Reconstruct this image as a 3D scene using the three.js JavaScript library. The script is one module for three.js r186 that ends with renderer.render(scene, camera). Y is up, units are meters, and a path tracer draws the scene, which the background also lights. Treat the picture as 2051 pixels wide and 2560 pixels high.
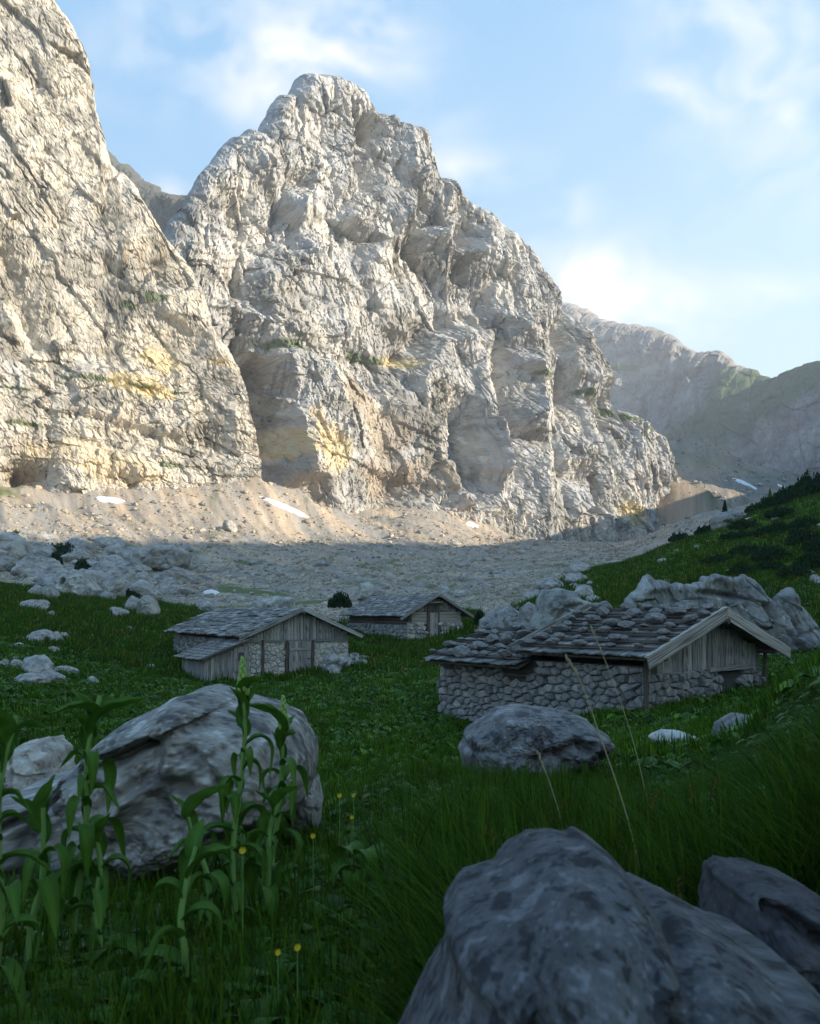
import * as THREE from 'three';
import { mergeGeometries, mergeVertices } from 'three/addons/utils/BufferGeometryUtils.js';

// ---------- camera, sky, sun, exposure ----------
const scene = new THREE.Scene();
const F = 887, CX = 410, HY = 608, EYE = 1.2;          // focal length and horizon of the 820 x 1024 picture, eye height
const camera = new THREE.PerspectiveCamera(2 * Math.atan(512 / F) * 180 / Math.PI, 820 / 1024, 0.05, 6000);
camera.position.set(0, EYE, 0);
camera.setViewOffset(820, 1024, 0, 512 - HY, 820, 1024);   // level camera with a rising front
camera.focus = 34; camera.userData.fStop = 6.0;
const SUN = new THREE.Vector3(0.93, 0.365, 0.02).normalize();
const sun = new THREE.DirectionalLight(new THREE.Color(1, 0.86, 0.67), 5.0);
sun.position.copy(SUN).multiplyScalar(900); sun.target.position.set(0, 0, -300);
sun.castShadow = true; sun.shadow.mapSize.set(4096, 4096);
Object.assign(sun.shadow.camera, { left: -700, right: 700, top: 500, bottom: -500, near: 1, far: 3000 });
scene.add(sun, sun.target);
const renderer = new THREE.WebGLRenderer({ antialias: true });
renderer.toneMapping = THREE.LinearToneMapping;
renderer.toneMappingExposure = 2.6;
renderer.shadowMap.enabled = true;
scene.fog = new THREE.FogExp2(new THREE.Color(0.85, 0.9, 1.0), 0.0002);

// ---------- small maths ----------
let seedState = 12345;
const seed = (n) => { seedState = n >>> 0; };
const rnd = () => { seedState = (seedState + 0x6d2b79f5) | 0; let t = Math.imul(seedState ^ (seedState >>> 15), 1 | seedState); t = (t + Math.imul(t ^ (t >>> 7), 61 | t)) ^ t; return ((t ^ (t >>> 14)) >>> 0) / 4294967296; };
const rr = (a, b) => a + (b - a) * rnd();
const clamp = (x, a = 0, b = 1) => Math.min(b, Math.max(a, x));
const smooth = (a, b, x) => { const t = clamp((x - a) / (b - a)); return t * t * (3 - 2 * t); };
const mix = (a, b, t) => a + (b - a) * t;
const mix3 = (a, b, t) => [mix(a[0], b[0], t), mix(a[1], b[1], t), mix(a[2], b[2], t)];
const PERM = new Uint8Array(512);
{ seed(77); const p = Array.from({ length: 256 }, (_, i) => i); for (let i = 255; i > 0; i--) { const j = Math.floor(rnd() * (i + 1)); [p[i], p[j]] = [p[j], p[i]]; } for (let i = 0; i < 512; i++) PERM[i] = p[i & 255]; }
const grad = (h, x, y, z) => { h &= 15; const u = h < 8 ? x : y, v = h < 4 ? y : h === 12 || h === 14 ? x : z; return ((h & 1) ? -u : u) + ((h & 2) ? -v : v); };
function n3(x, y, z) {
  const xf = Math.floor(x), yf = Math.floor(y), zf = Math.floor(z), X = xf & 255, Y = yf & 255, Z = zf & 255;
  x -= xf; y -= yf; z -= zf;
  const u = x * x * x * (x * (x * 6 - 15) + 10), v = y * y * y * (y * (y * 6 - 15) + 10), w = z * z * z * (z * (z * 6 - 15) + 10);
  const A = PERM[X] + Y, AA = PERM[A] + Z, AB = PERM[A + 1] + Z, B = PERM[X + 1] + Y, BA = PERM[B] + Z, BB = PERM[B + 1] + Z;
  return mix(mix(mix(grad(PERM[AA], x, y, z), grad(PERM[BA], x - 1, y, z), u), mix(grad(PERM[AB], x, y - 1, z), grad(PERM[BB], x - 1, y - 1, z), u), v),
    mix(mix(grad(PERM[AA + 1], x, y, z - 1), grad(PERM[BA + 1], x - 1, y, z - 1), u), mix(grad(PERM[AB + 1], x, y - 1, z - 1), grad(PERM[BB + 1], x - 1, y - 1, z - 1), u), v), w);
}
function fbm(x, y, z, o = 4, g = 0.5) { let a = 1, s = 0, t = 0; for (let i = 0; i < o; i++) { s += a * n3(x, y, z); t += a; a *= g; x = x * 2.03 + 7.1; y = y * 2.03 + 3.7; z = z * 2.03 + 1.3; } return s / t; }
function ridged(x, y, z, o = 3) { let a = 1, s = 0, t = 0; for (let i = 0; i < o; i++) { s += a * (1 - 2 * Math.abs(n3(x, y, z))); t += a; a *= 0.5; x = x * 2.1 + 5.3; y = y * 2.1 + 1.9; z = z * 2.1 + 9.2; } return s / t; }
const hash = (x, y, k) => { let h = Math.imul(x, 374761393) ^ Math.imul(y, 668265263) ^ Math.imul(k, 1274126177); h = Math.imul(h ^ (h >>> 13), 1274126177); h ^= h >>> 16; return (h >>> 0) / 4294967296; };
const W = { f1: 0, f2: 0, a: 0, b: 0, c: 0, dx: 0, dy: 0 };   // result of worley(): distances, three cell numbers, offset from the cell's centre
function worley(x, y, k) {
  const xi = Math.floor(x), yi = Math.floor(y); let f1 = 9, f2 = 9, bx = 0, by = 0;
  for (let j = -1; j <= 1; j++) for (let i = -1; i <= 1; i++) {
    const cx = xi + i, cy = yi + j, px = cx + 0.1 + 0.8 * hash(cx, cy, k), py = cy + 0.1 + 0.8 * hash(cx, cy, k + 1), d = (px - x) ** 2 + (py - y) ** 2;
    if (d < f1) { f2 = f1; f1 = d; bx = cx; by = cy; W.dx = x - px; W.dy = y - py; } else if (d < f2) f2 = d;
  }
  W.f1 = Math.sqrt(f1); W.f2 = Math.sqrt(f2); W.a = hash(bx, by, k + 2); W.b = hash(bx, by, k + 3); W.c = hash(bx, by, k + 4);
  return W;
}
const ray = (fx, fy) => [(fx * 0.4 - CX) / F, -(fy * 0.4 - HY) / F];           // photograph pixel -> slopes of its line of sight
const at = (fx, fy, d) => { const [a, b] = ray(fx, fy); return new THREE.Vector3(a * d, EYE + b * d, -d); };

// ---------- the sky: clear evening air, paler towards the sun and the horizon, and thin clouds ----------
{
  const w = 2048, h = 1024, data = new Float32Array(w * h * 4);
  const blobs = [ // cloud banks: photograph pixel of the centre, half width, half height, strength
    [330, 170, 140, 90, .4], [440, 60, 120, 60, .35], [600, 150, 140, 80, .4], [780, 110, 170, 100, .7], [900, 60, 130, 80, .5], [680, 250, 130, 60, .55], [980, 160, 120, 70, .3], [1060, 300, 110, 40, .3],
    [1170, 440, 110, 45, .5], [1110, 410, 80, 35, .3], [1420, 500, 60, 60, .6], [1320, 470, 80, 50, .35], [425, 462, 45, 35, .6],
    [1690, 230, 100, 60, .65], [1900, 190, 230, 90, .35], [1990, 330, 150, 140, .55], [1780, 15, 190, 60, .5], [1930, 90, 150, 60, .4],
    [1500, 720, 150, 80, 1.2], [1370, 670, 90, 60, .8], [1590, 790, 120, 60, 1.0], [1920, 720, 120, 50, .35], [1750, 800, 160, 60, .4],
  ].map(([x, y, rx, ry, s]) => { const [a, b] = ray(x, y), l = Math.hypot(a, b, 1); return [Math.atan2(a, 1), Math.asin(b / l), rx * 0.4 / F, ry * 0.4 / F, s]; });
  for (let j = 0; j < h; j++) {
    const el = ((j + 0.5) / h - 0.5) * Math.PI, ce = Math.cos(el), se = Math.sin(el);
    for (let i = 0; i < w; i++) {
      const th = ((i + 0.5) / w - 0.5) * 2 * Math.PI, x = ce * Math.cos(th), z = ce * Math.sin(th);
      const ang = Math.acos(clamp(x * SUN.x + se * SUN.y + z * SUN.z, -1, 1)) * 57.3, deg = Math.max(0, el * 57.3);
      const wh = Math.min(1.5, 0.02 + 1.5 * Math.exp(-deg / 19) * Math.exp(-(ang - 60) / 48));
      let c = [mix(0.035, 0.46, wh), mix(0.16, 0.56, wh), mix(0.33, 0.57, wh)];
      if (el > 0) {
        const az = Math.atan2(x, -z), k = 1 / (se + 0.25), u = x * k * 2.2, v = z * k * 2.2;   // cloud layer seen in perspective
        const wx = fbm(u * 1.3, v * 1.3, 4.2, 3) * 0.5, wy = fbm(u * 1.3, v * 1.3, 9.7, 3) * 0.5;
        const f = 0.5 + 0.9 * fbm(x * 9 + wx * 2.4, se * 13 + wy * 2.4, z * 9 + wx * 2.4, 6, 0.6);
        let m = 0.5 * smooth(0.62, 1.0, 0.5 + 0.8 * fbm(u + wx + 31, v + wy, 2.5, 5)) * smooth(0.55, 0.9, Math.abs(az));
        for (const [ba, be, rx, ry, s] of blobs) { const dx = (az - ba) / rx, dy = (el - be) / ry, q = dx * dx + dy * dy; if (q < 6) m += 0.8 * s * Math.exp(-q * 0.85) * clamp(f * 2.6 - 0.75, 0, 1.35); }
        m = clamp(m, 0, 0.96);
        const lit = mix(0.44, 0.56, clamp(wh));
        c = mix3(c, [lit * 1.0, lit * 0.995, lit * 1.0], m);
      }
      const o = (j * w + i) * 4; data[o] = c[0]; data[o + 1] = c[1]; data[o + 2] = c[2]; data[o + 3] = 1;
    }
  }
  const t = new THREE.DataTexture(data, w, h, THREE.RGBAFormat, THREE.FloatType);
  t.mapping = THREE.EquirectangularReflectionMapping; t.magFilter = THREE.LinearFilter; t.needsUpdate = true;
  scene.background = t; scene.environment = t;
}

// ---------- naming ----------
const taken = new Map();
function numbered(name) { const n = taken.get(name) ?? 0; taken.set(name, n + 1); return n ? name + '_' + String(n).padStart(3, '0') : name; }
function shade(o) { o.traverse((c) => { if (c.isMesh) { c.castShadow = true; c.receiveShadow = true; } }); return o; }
function tag(o, label, category, group, kind) { o.userData.label = label; o.userData.category = category; if (group) o.userData.group = group; if (kind) o.userData.kind = kind; return o; }
function top(name, geo, mat, label, category, group, kind) { const o = new THREE.Mesh(geo, mat); o.name = numbered(name); scene.add(o); shade(o); return tag(o, label, category, group, kind); }
function groupThing(name, label, category, group) { const o = new THREE.Group(); o.name = numbered(name); scene.add(o); return tag(o, label, category, group); }
function part(name, geo, mat, parent) { const o = new THREE.Mesh(geo, mat); o.name = name; o.castShadow = o.receiveShadow = true; parent.add(o); return o; }
const vcMat = (rough = 0.95, extra = {}) => new THREE.MeshPhysicalMaterial({ vertexColors: true, specularIntensity: 0.25, roughness: rough, metalness: 0, side: THREE.DoubleSide, ...extra });
function gridGeo(nu, nv, pos, col, closeU = false) {   // (nu+1) x (nv+1) vertices
  const idx = new Uint32Array(nu * nv * 6); let k = 0; const w = nu + 1;
  for (let j = 0; j < nv; j++) for (let i = 0; i < nu; i++) { const a = j * w + i; idx[k++] = a; idx[k++] = a + 1; idx[k++] = a + w; idx[k++] = a + 1; idx[k++] = a + w + 1; idx[k++] = a + w; }
  const g = new THREE.BufferGeometry();
  g.setAttribute('position', new THREE.BufferAttribute(pos, 3)); if (col) g.setAttribute('color', new THREE.BufferAttribute(col, 3));
  g.setIndex(new THREE.BufferAttribute(idx, 1)); g.computeVertexNormals(); return g;
}

// ---------- rock walls ----------
// A wall stands on a plan line P0 -> P1 and leans back; its outline and its gullies, ledges and pillars are given as
// photograph pixels and turned once into metres along (s) and up (y) the wall.
function makeWall(P0, P1, lean, y0, R) {
  const L = Math.hypot(P1[0] - P0[0], P1[1] - P0[1]), dx = (P1[0] - P0[0]) / L, dz = (P1[1] - P0[1]) / L, nx = -dz, nz = dx;   // n looks towards the camera
  const w = { dx, dz, nx, nz, L, P0, lean, y0, R };
  w.sy = (fx, fy, off = 0) => { const [a, b] = ray(fx, fy); const d = (nx * P0[0] + nz * P0[1] + off - lean * (EYE - y0)) / (nx * a - nz + lean * b); const X = a * d, Z = -d; return [(X - P0[0]) * dx + (Z - P0[1]) * dz, EYE + b * d]; };
  w.point = (s, y, off) => { const o = off - lean * (y - y0); return [P0[0] + dx * s + nx * o, y, P0[1] + dz * s + nz * o]; };
  w.plan = (x, z) => [(x - P0[0]) * dx + (z - P0[1]) * dz, (x - P0[0]) * nx + (z - P0[1]) * nz];
  return w;
}
function curve(pts) { return (s) => { if (s <= pts[0][0]) return pts[0][1]; for (let i = 1; i < pts.length; i++) if (s < pts[i][0]) { const t = (s - pts[i - 1][0]) / (pts[i][0] - pts[i - 1][0]); return mix(pts[i - 1][1], pts[i][1], t); } return pts[pts.length - 1][1]; }; }
function readFeatures(wall, list) {
  return list.map(([type, amp, wid, ...pts]) => {
    const p = []; for (let i = 0; i < pts.length; i += 2) p.push(wall.sy(pts[i], pts[i + 1]));
    const xs = p.map((q) => q[0]), ys = p.map((q) => q[1]), reach = wid * 3.2;
    return { type, amp, wid, p, x0: Math.min(...xs) - reach, x1: Math.max(...xs) + reach, y0: Math.min(...ys) - reach, y1: Math.max(...ys) + reach };
  });
}
function featureSum(fs, s, y) {
  let out = 0; const s1 = s + 1.1 * fbm(s / 5, y / 6, 65, 3), y1 = y + 1.1 * fbm(s / 5, y / 6, 66, 3); if (fs.length > 12) { s = s1; y = y1; }
  for (const f of fs) {
    if (s < f.x0 || s > f.x1 || y < f.y0 || y > f.y1) continue;
    const p = f.p; let best = 1e9, side = 1, tAll = 0;
    if (p.length === 1) best = Math.hypot(s - p[0][0], y - p[0][1]);
    for (let i = 0; i + 1 < p.length; i++) {
      const ax = p[i][0], ay = p[i][1], bx = p[i + 1][0] - ax, by = p[i + 1][1] - ay, t = clamp(((s - ax) * bx + (y - ay) * by) / (bx * bx + by * by));
      const qx = s - ax - t * bx, qy = y - ay - t * by, d = Math.hypot(qx, qy);
      if (d < best) { best = d; side = bx * qy - by * qx < 0 ? 1 : -1; tAll = (i + t) / (p.length - 1); }
    }
    const ends = p.length === 1 ? 1 : smooth(0, 0.12, tAll) * smooth(1, 0.88, tAll) * 0.85 + 0.15;
    if (f.type === 'g') out -= 0.8 * f.amp * ends * Math.exp(-((best / f.wid) ** 2));                                   // gully or crack
    else if (f.type === 'r') out += f.amp * ends * Math.exp(-((best / f.wid) ** 2));                              // rib
    else { const q = best * side; const sw = 0.5 + 0.3 * Math.abs(f.amp); out += 0.6 * f.amp * ends * smooth(-sw, sw, q) * Math.exp(-Math.max(0, q) / f.wid); }  // step: the right of the line stands out
  }
  return out;
}
function cliffMesh(name, wall, o, label) {
  const edge = o.outline.map(([x, y]) => wall.sy(x, y, -wall.R + (o.proud ?? 0))), foot = o.base.map(([x, y]) => wall.sy(x, y, 0));
  const H = curve(edge), B = curve(foot); wall.B = B; wall.s0 = edge[0][0]; wall.s1 = edge[edge.length - 1][0];
  const fs = readFeatures(wall, o.features), nu = o.nu, nv = o.nv, nb = 14, rows = nv + 1 + nb, pos = new Float32Array((nu + 1) * rows * 3), col = new Float32Array((nu + 1) * rows * 3);
  for (let i = 0; i <= nu; i++) {
    const s = mix(wall.s0, wall.s1, i / nu), jag = o.jag ?? 1.6, w1 = worley(s / (5 * jag), 0.5, 7).f1, w2 = worley(s / (2 * jag), 0.5, 8).f1, hTop = H(s) + jag * (0.3 - 1.5 * w1 * w1 + 0.25 - 0.9 * w2 * w2 + 0.35 * fbm(s / 2, 1.5, 3, 3)), b = B(s) - (o.sink ?? 20) / 2, e0 = 4 * (o.edge ?? 1), m = (H(s + e0) - H(s - e0)) / (2 * e0), k = 1 / Math.sqrt(1 + m * m * 0.8);
    let last;
    for (let j = 0; j <= nv; j++) {
      const y = mix(b, Math.max(hTop, b + 1), j / nv), d = (hTop - y) * k, e = 1 - clamp(d / wall.R), back = wall.R * (1 - Math.sqrt(1 - e * e));
      const e1 = o.edge ?? 1, q = o.shape(s, y, d) + featureSum(fs, s, y) * smooth(-2 * e1, 14 * e1, d), tw = (o.rag ?? 1) * smooth(0, 6 * e1, d), p = wall.point(s + tw * (0.9 * n3(q / 3.1, y / 4.2, 81) + 0.5 * n3(q / 1.1, y / 1.6, 82)), y + tw * 0.7 * n3(q / 1.7, y / 2.2, 83), q * mix(0.55, 1, smooth(0, 8 * e1, d)) - back), a = (j * (nu + 1) + i) * 3, c = o.color(s, y, d);
      pos[a] = p[0]; pos[a + 1] = p[1]; pos[a + 2] = p[2]; col[a] = c[0]; col[a + 1] = c[1]; col[a + 2] = c[2]; last = [y, q * 0.55 - back, c];
    }
    for (let j = 1; j <= nb; j++) {   // the far side
      const t = j / nb, p = wall.point(s, mix(last[0], b - (o.sink ?? 20), t ** (o.fall ?? 0.7)), 0), off = last[1] + wall.lean * (last[0] - wall.y0) * 0 - t * (o.thick ?? 90) + (o.rag ?? 1) * 4 * fbm(s / 14, t * 6, 8, 3), a = ((nv + j) * (nu + 1) + i) * 3;
      const lo = -wall.lean * (last[0] - wall.y0);
      pos[a] = wall.P0[0] + wall.dx * s + wall.nx * (off + lo); pos[a + 1] = p[1]; pos[a + 2] = wall.P0[1] + wall.dz * s + wall.nz * (off + lo);
      col[a] = last[2][0]; col[a + 1] = last[2][1]; col[a + 2] = last[2][2];
    }
  }
  return top(name, gridGeo(nu, rows - 1, pos, col), o.material ?? ROCKWALL, label, o.category ?? 'mountain', null, o.category ? null : 'structure');
}
const ROCKWALL = vcMat(1, { flatShading: true });
// blocky limestone: tilted, cracked cells at several sizes, upright fluting and a fine grain
function blocks(x, y, size, stretch, k, tilt, crack, jitter, cw = 0.1) {
  const w = worley(x / size, y / (size * stretch), k);
  return tilt * size * ((w.a - 0.5) * 2 * w.dx + (w.b - 0.5) * 2 * w.dy * stretch * 0.8) + jitter * (w.c - 0.5) - crack * Math.max(0, 1 - (w.f2 - w.f1) / cw);
}
// the large planes of a wall: points of known relief (photograph pixels, metres) joined to triangles
function facets(wall, pts, extra, amp, k) {
  seed(k); const P = []; for (let i = 0; i < pts.length; i += 3) P.push([...wall.sy(pts[i], pts[i + 1]), pts[i + 2] * amp]);
  const xs = P.map((p) => p[0]), ys = P.map((p) => p[1]), x0 = Math.min(...xs), x1 = Math.max(...xs), y0 = Math.min(...ys), y1 = Math.max(...ys), idw = (x, y) => { let a = 0, b = 0; for (const p of P) { const w = 1 / ((p[0] - x) ** 2 + (p[1] - y) ** 2 + 4) ** 1.5; a += w * p[2]; b += w; } return a / b; };
  const more = []; for (let i = 0; i < extra; i++) { const x = rr(x0, x1), y = rr(y0, y1); if (P.every((p) => Math.hypot(p[0] - x, p[1] - y) > 6)) more.push([x, y, idw(x, y) + rr(-1.6, 1.6)]); }
  P.push(...more); const m = 60; for (let i = 0; i <= 6; i++) { const t = i / 6; P.push([mix(x0 - m, x1 + m, t), y0 - m, 0], [mix(x0 - m, x1 + m, t), y1 + m, 0], [x0 - m, mix(y0 - m, y1 + m, t) + 0.01, 0], [x1 + m, mix(y0 - m, y1 + m, t) + 0.01, 0]); }
  const n = P.length, big = 1e4; P.push([-big, -big, 0], [big, -big, 0], [0, big, 0]);
  const circ = (a, b, c) => { const [ax, ay] = P[a], [bx, by] = P[b], [cx, cy] = P[c], d = 2 * (ax * (by - cy) + bx * (cy - ay) + cx * (ay - by)), u = ((ax * ax + ay * ay) * (by - cy) + (bx * bx + by * by) * (cy - ay) + (cx * cx + cy * cy) * (ay - by)) / d, v = ((ax * ax + ay * ay) * (cx - bx) + (bx * bx + by * by) * (ax - cx) + (cx * cx + cy * cy) * (bx - ax)) / d; return { t: [a, b, c], u, v, r: (ax - u) ** 2 + (ay - v) ** 2 }; };
  let T = [circ(n, n + 1, n + 2)];
  for (let i = 0; i < n; i++) { P[i][0] += rr(-0.01, 0.01); const bad = T.filter((q) => (P[i][0] - q.u) ** 2 + (P[i][1] - q.v) ** 2 < q.r), edges = new Map(); for (const q of bad) for (const [a, b] of [[0, 1], [1, 2], [2, 0]]) { const key = Math.min(q.t[a], q.t[b]) + '_' + Math.max(q.t[a], q.t[b]); edges.set(key, edges.has(key) ? null : [q.t[a], q.t[b]]); } T = T.filter((q) => !bad.includes(q)); for (const e of edges.values()) if (e) T.push(circ(e[0], e[1], i)); }
  T = T.filter((q) => q.t.every((v) => v < n)); let last = null;
  const inside = (q, x, y) => { const [a, b, c] = q.t.map((v) => P[v]), d = (b[1] - c[1]) * (a[0] - c[0]) + (c[0] - b[0]) * (a[1] - c[1]), u = ((b[1] - c[1]) * (x - c[0]) + (c[0] - b[0]) * (y - c[1])) / d, v = ((c[1] - a[1]) * (x - c[0]) + (a[0] - c[0]) * (y - c[1])) / d; return u >= -1e-6 && v >= -1e-6 && u + v <= 1 + 1e-6 ? u * a[2] + v * b[2] + (1 - u - v) * c[2] : null; };
  return (x, y) => { let r = last && inside(last, x, y); if (r !== null && last) return r; for (const q of T) { r = inside(q, x, y); if (r !== null) { last = q; return r; } } return 0; };
}
const wallMain = makeWall([-92, -330], [137, -480], 0.26, 35, 12);
const wallLeft = makeWall([-128, -236], [-47, -292], 0.2, 28, 10);

function zones(wall, list, scale) { const c = list.map(([x, y, rx, ry, ...col]) => [...wall.sy(x, y), rx * scale, ry * scale, col]); return (s, y, base) => { for (const [cs, cy, rx, ry, col] of c) { const q = ((s - cs) / rx) ** 2 + ((y - cy) / ry) ** 2; if (q < 2.2) { const n = 0.8 * fbm(s / 4, y / 6, cs, 4) + 0.25 * n3(s / 1.2, y / 2.5, cs); base = mix3(base, col, smooth(1.25, 0.35, q + n) * (col[0] > 0.25 && col[0] < 0.52 ? 0.45 : 0.7)); } } return base; }; }
const planesMain = facets(wallMain, [585,345,4, 660,430,5, 740,530,6, 765,640,6, 840,720,4, 500,430,3, 470,520,2, 520,640,3, 560,760,2, 690,600,-1, 700,480,-2, 660,700,3, 680,820,4, 640,640,-3, 600,560,-5, 600,720,-7, 605,860,-7, 540,880,0, 430,600,0, 735,240,3, 770,270,4, 850,250,5, 800,330,-1, 870,330,3, 900,290,1, 912,320,-7, 915,430,-6, 940,310,2, 1000,345,6, 1010,430,7, 960,400,-1, 950,500,1, 1030,480,4, 860,440,4, 790,430,2, 820,540,-3, 870,560,4, 900,600,-4, 940,620,3, 1000,560,5, 1000,660,-4, 960,720,3, 1050,560,-5, 1034,620,-6, 1085,490,5, 1085,600,7, 1120,640,4, 1148,600,-5, 1150,690,-5, 1190,560,5, 1185,650,7, 1240,600,4, 1260,680,5, 1110,735,-5, 1200,745,-4, 1300,680,3, 1330,760,5, 900,780,2, 830,830,5, 760,860,4, 700,880,3, 1000,800,2, 1050,840,-4, 985,905,-5, 900,895,-3, 1110,800,-4, 1100,860,4, 1180,790,-2, 1160,850,5, 1230,790,2, 640,920,-14, 640,1100,-16, 630,1200,-14, 700,900,6, 720,1050,7, 745,1180,9, 690,1180,-4, 690,1050,-6, 800,950,8, 850,1080,8, 800,1200,6, 900,1000,3, 940,1080,0, 960,1160,-2, 990,1230,-5, 900,1240,1, 1040,950,5, 1080,1050,4, 1130,980,6, 1150,1080,-6, 1155,1180,-6, 1100,1180,3, 1120,1250,6, 1190,1040,6, 1200,1150,8, 1210,1270,8, 1235,900,-5, 1240,1010,-6, 1243,1080,-4, 1180,930,3, 1270,830,8, 1290,930,10, 1290,1050,10, 1300,1180,11, 1300,1300,11, 1250,1200,3, 1345,900,6, 1350,1080,4, 1355,1200,4, 1380,850,-3, 1390,980,-4, 1370,1300,10, 1400,1150,11, 1400,1280,12, 1420,880,7, 1440,960,8, 1435,1040,6, 1440,1160,4, 1437,1280,3, 1470,1030,-2, 1470,1180,8, 1480,1300,9, 1500,1080,6, 1540,1090,8, 1560,1200,9, 1530,1320,8, 1600,1150,6, 1640,1220,3, 1600,1290,4], 130, 1.7, 951);
const planesLeft = facets(wallLeft, [60,100,2, 150,80,4, 100,250,0, 180,230,4, 60,400,3, 150,420,0, 220,350,5, 250,300,2, 150,520,3, 260,540,4, 200,640,6, 290,480,5, 300,650,5, 380,600,6, 380,700,1, 440,640,6, 450,760,5, 500,720,6, 515,850,5, 430,800,3, 330,740,4, 250,720,-2, 180,700,-3, 130,800,-4, 220,830,-4, 320,850,-2, 420,870,-2, 480,880,0, 60,620,2, 20,560,3, 0,700,-4, 60,760,-5, 90,850,-6, 30,800,0, 0,880,-2, 60,930,0, 150,900,-5, 270,890,-3, 390,930,2, 500,950,4, 560,930,5, 200,960,5, 300,970,6, 400,1000,5, 450,1000,2, 470,1110,-2, 400,1080,5, 280,1040,6, 300,1090,0, 200,1100,3, 60,1000,4, 120,1100,1, 60,1190,-6, 150,1180,5, 250,1150,6, 320,1160,6, 400,1140,3, 500,1060,0, 520,1120,-3, 560,1050,6, 600,1000,6, 600,1150,5, 540,1190,5, 440,1210,6, 300,1215,5], 60, 0.85, 952);
const GRASSY = [0.06, 0.105, 0.025], OCHRE = [0.5, 0.38, 0.17], YELL = [0.55, 0.46, 0.27], BROWN = [0.27, 0.2, 0.12], STREAK_SHADE = [0.15, 0.145, 0.13];
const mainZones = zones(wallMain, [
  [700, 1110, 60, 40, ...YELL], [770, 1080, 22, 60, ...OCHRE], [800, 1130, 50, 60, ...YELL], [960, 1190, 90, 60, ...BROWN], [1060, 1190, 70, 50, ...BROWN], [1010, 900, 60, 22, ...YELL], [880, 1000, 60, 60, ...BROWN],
  [960, 1080, 70, 60, ...BROWN], [1530, 1290, 80, 40, ...YELL], [660, 1000, 40, 120, ...STREAK_SHADE], [590, 760, 16, 90, ...STREAK_SHADE], [1000, 660, 26, 60, ...STREAK_SHADE], [700, 870, 60, 12, ...GRASSY], [920, 890, 70, 10, ...GRASSY],  // the tall dark zone paints the shade of the left dihedral into the rock
  [1440, 990, 45, 9, ...GRASSY], [1545, 1050, 45, 12, ...GRASSY], [1590, 1080, 30, 10, ...GRASSY], [1310, 950, 40, 6, ...GRASSY], [1500, 1035, 40, 14, ...GRASSY], [1080, 1010, 30, 70, ...STREAK_SHADE], [1060, 1100, 30, 60, ...STREAK_SHADE],
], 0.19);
function rockColor(s, y, k, tint) {
  const a = fbm(s / 18, y / 26, k, 4), st = ridged(s / 1.7, y / 45, k + 3, 2), stm = smooth(-0.05, 0.35, fbm(s / 26, y / 30, k + 5, 3)), g = n3(s / 1.1, y / 1.1, k) * 0.5 + n3(s / 0.5, y / 0.6, k) * 0.5;
  const w = worley(s / 9 + 0.6 * a, y / 14, 40 + k);
  const w2 = worley(s / 2.2 + 0.4 * n3(s, y, k), y / 4, 47 + k).b, st2 = smooth(0.35, 0.8, ridged(s / 0.9, y / 22, k + 11, 1)) * smooth(0.0, 0.3, fbm(s / 12, y / 16, k + 13, 3));
  let c = mix3([0.385, 0.388, 0.392], [0.475, 0.445, 0.39], clamp(0.5 + tint + a * 1.3));
  const v = 1 + 0.12 * (w.a - 0.5) * 2 + 0.12 * a + 0.2 * g + 0.22 * (w2 - 0.5); c = [c[0] * v, c[1] * v, c[2] * v];
  return mix3(c, STREAK_SHADE, Math.max(0.66 * stm * smooth(0.2, 0.6, st), 0.7 * st2));
}
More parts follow.
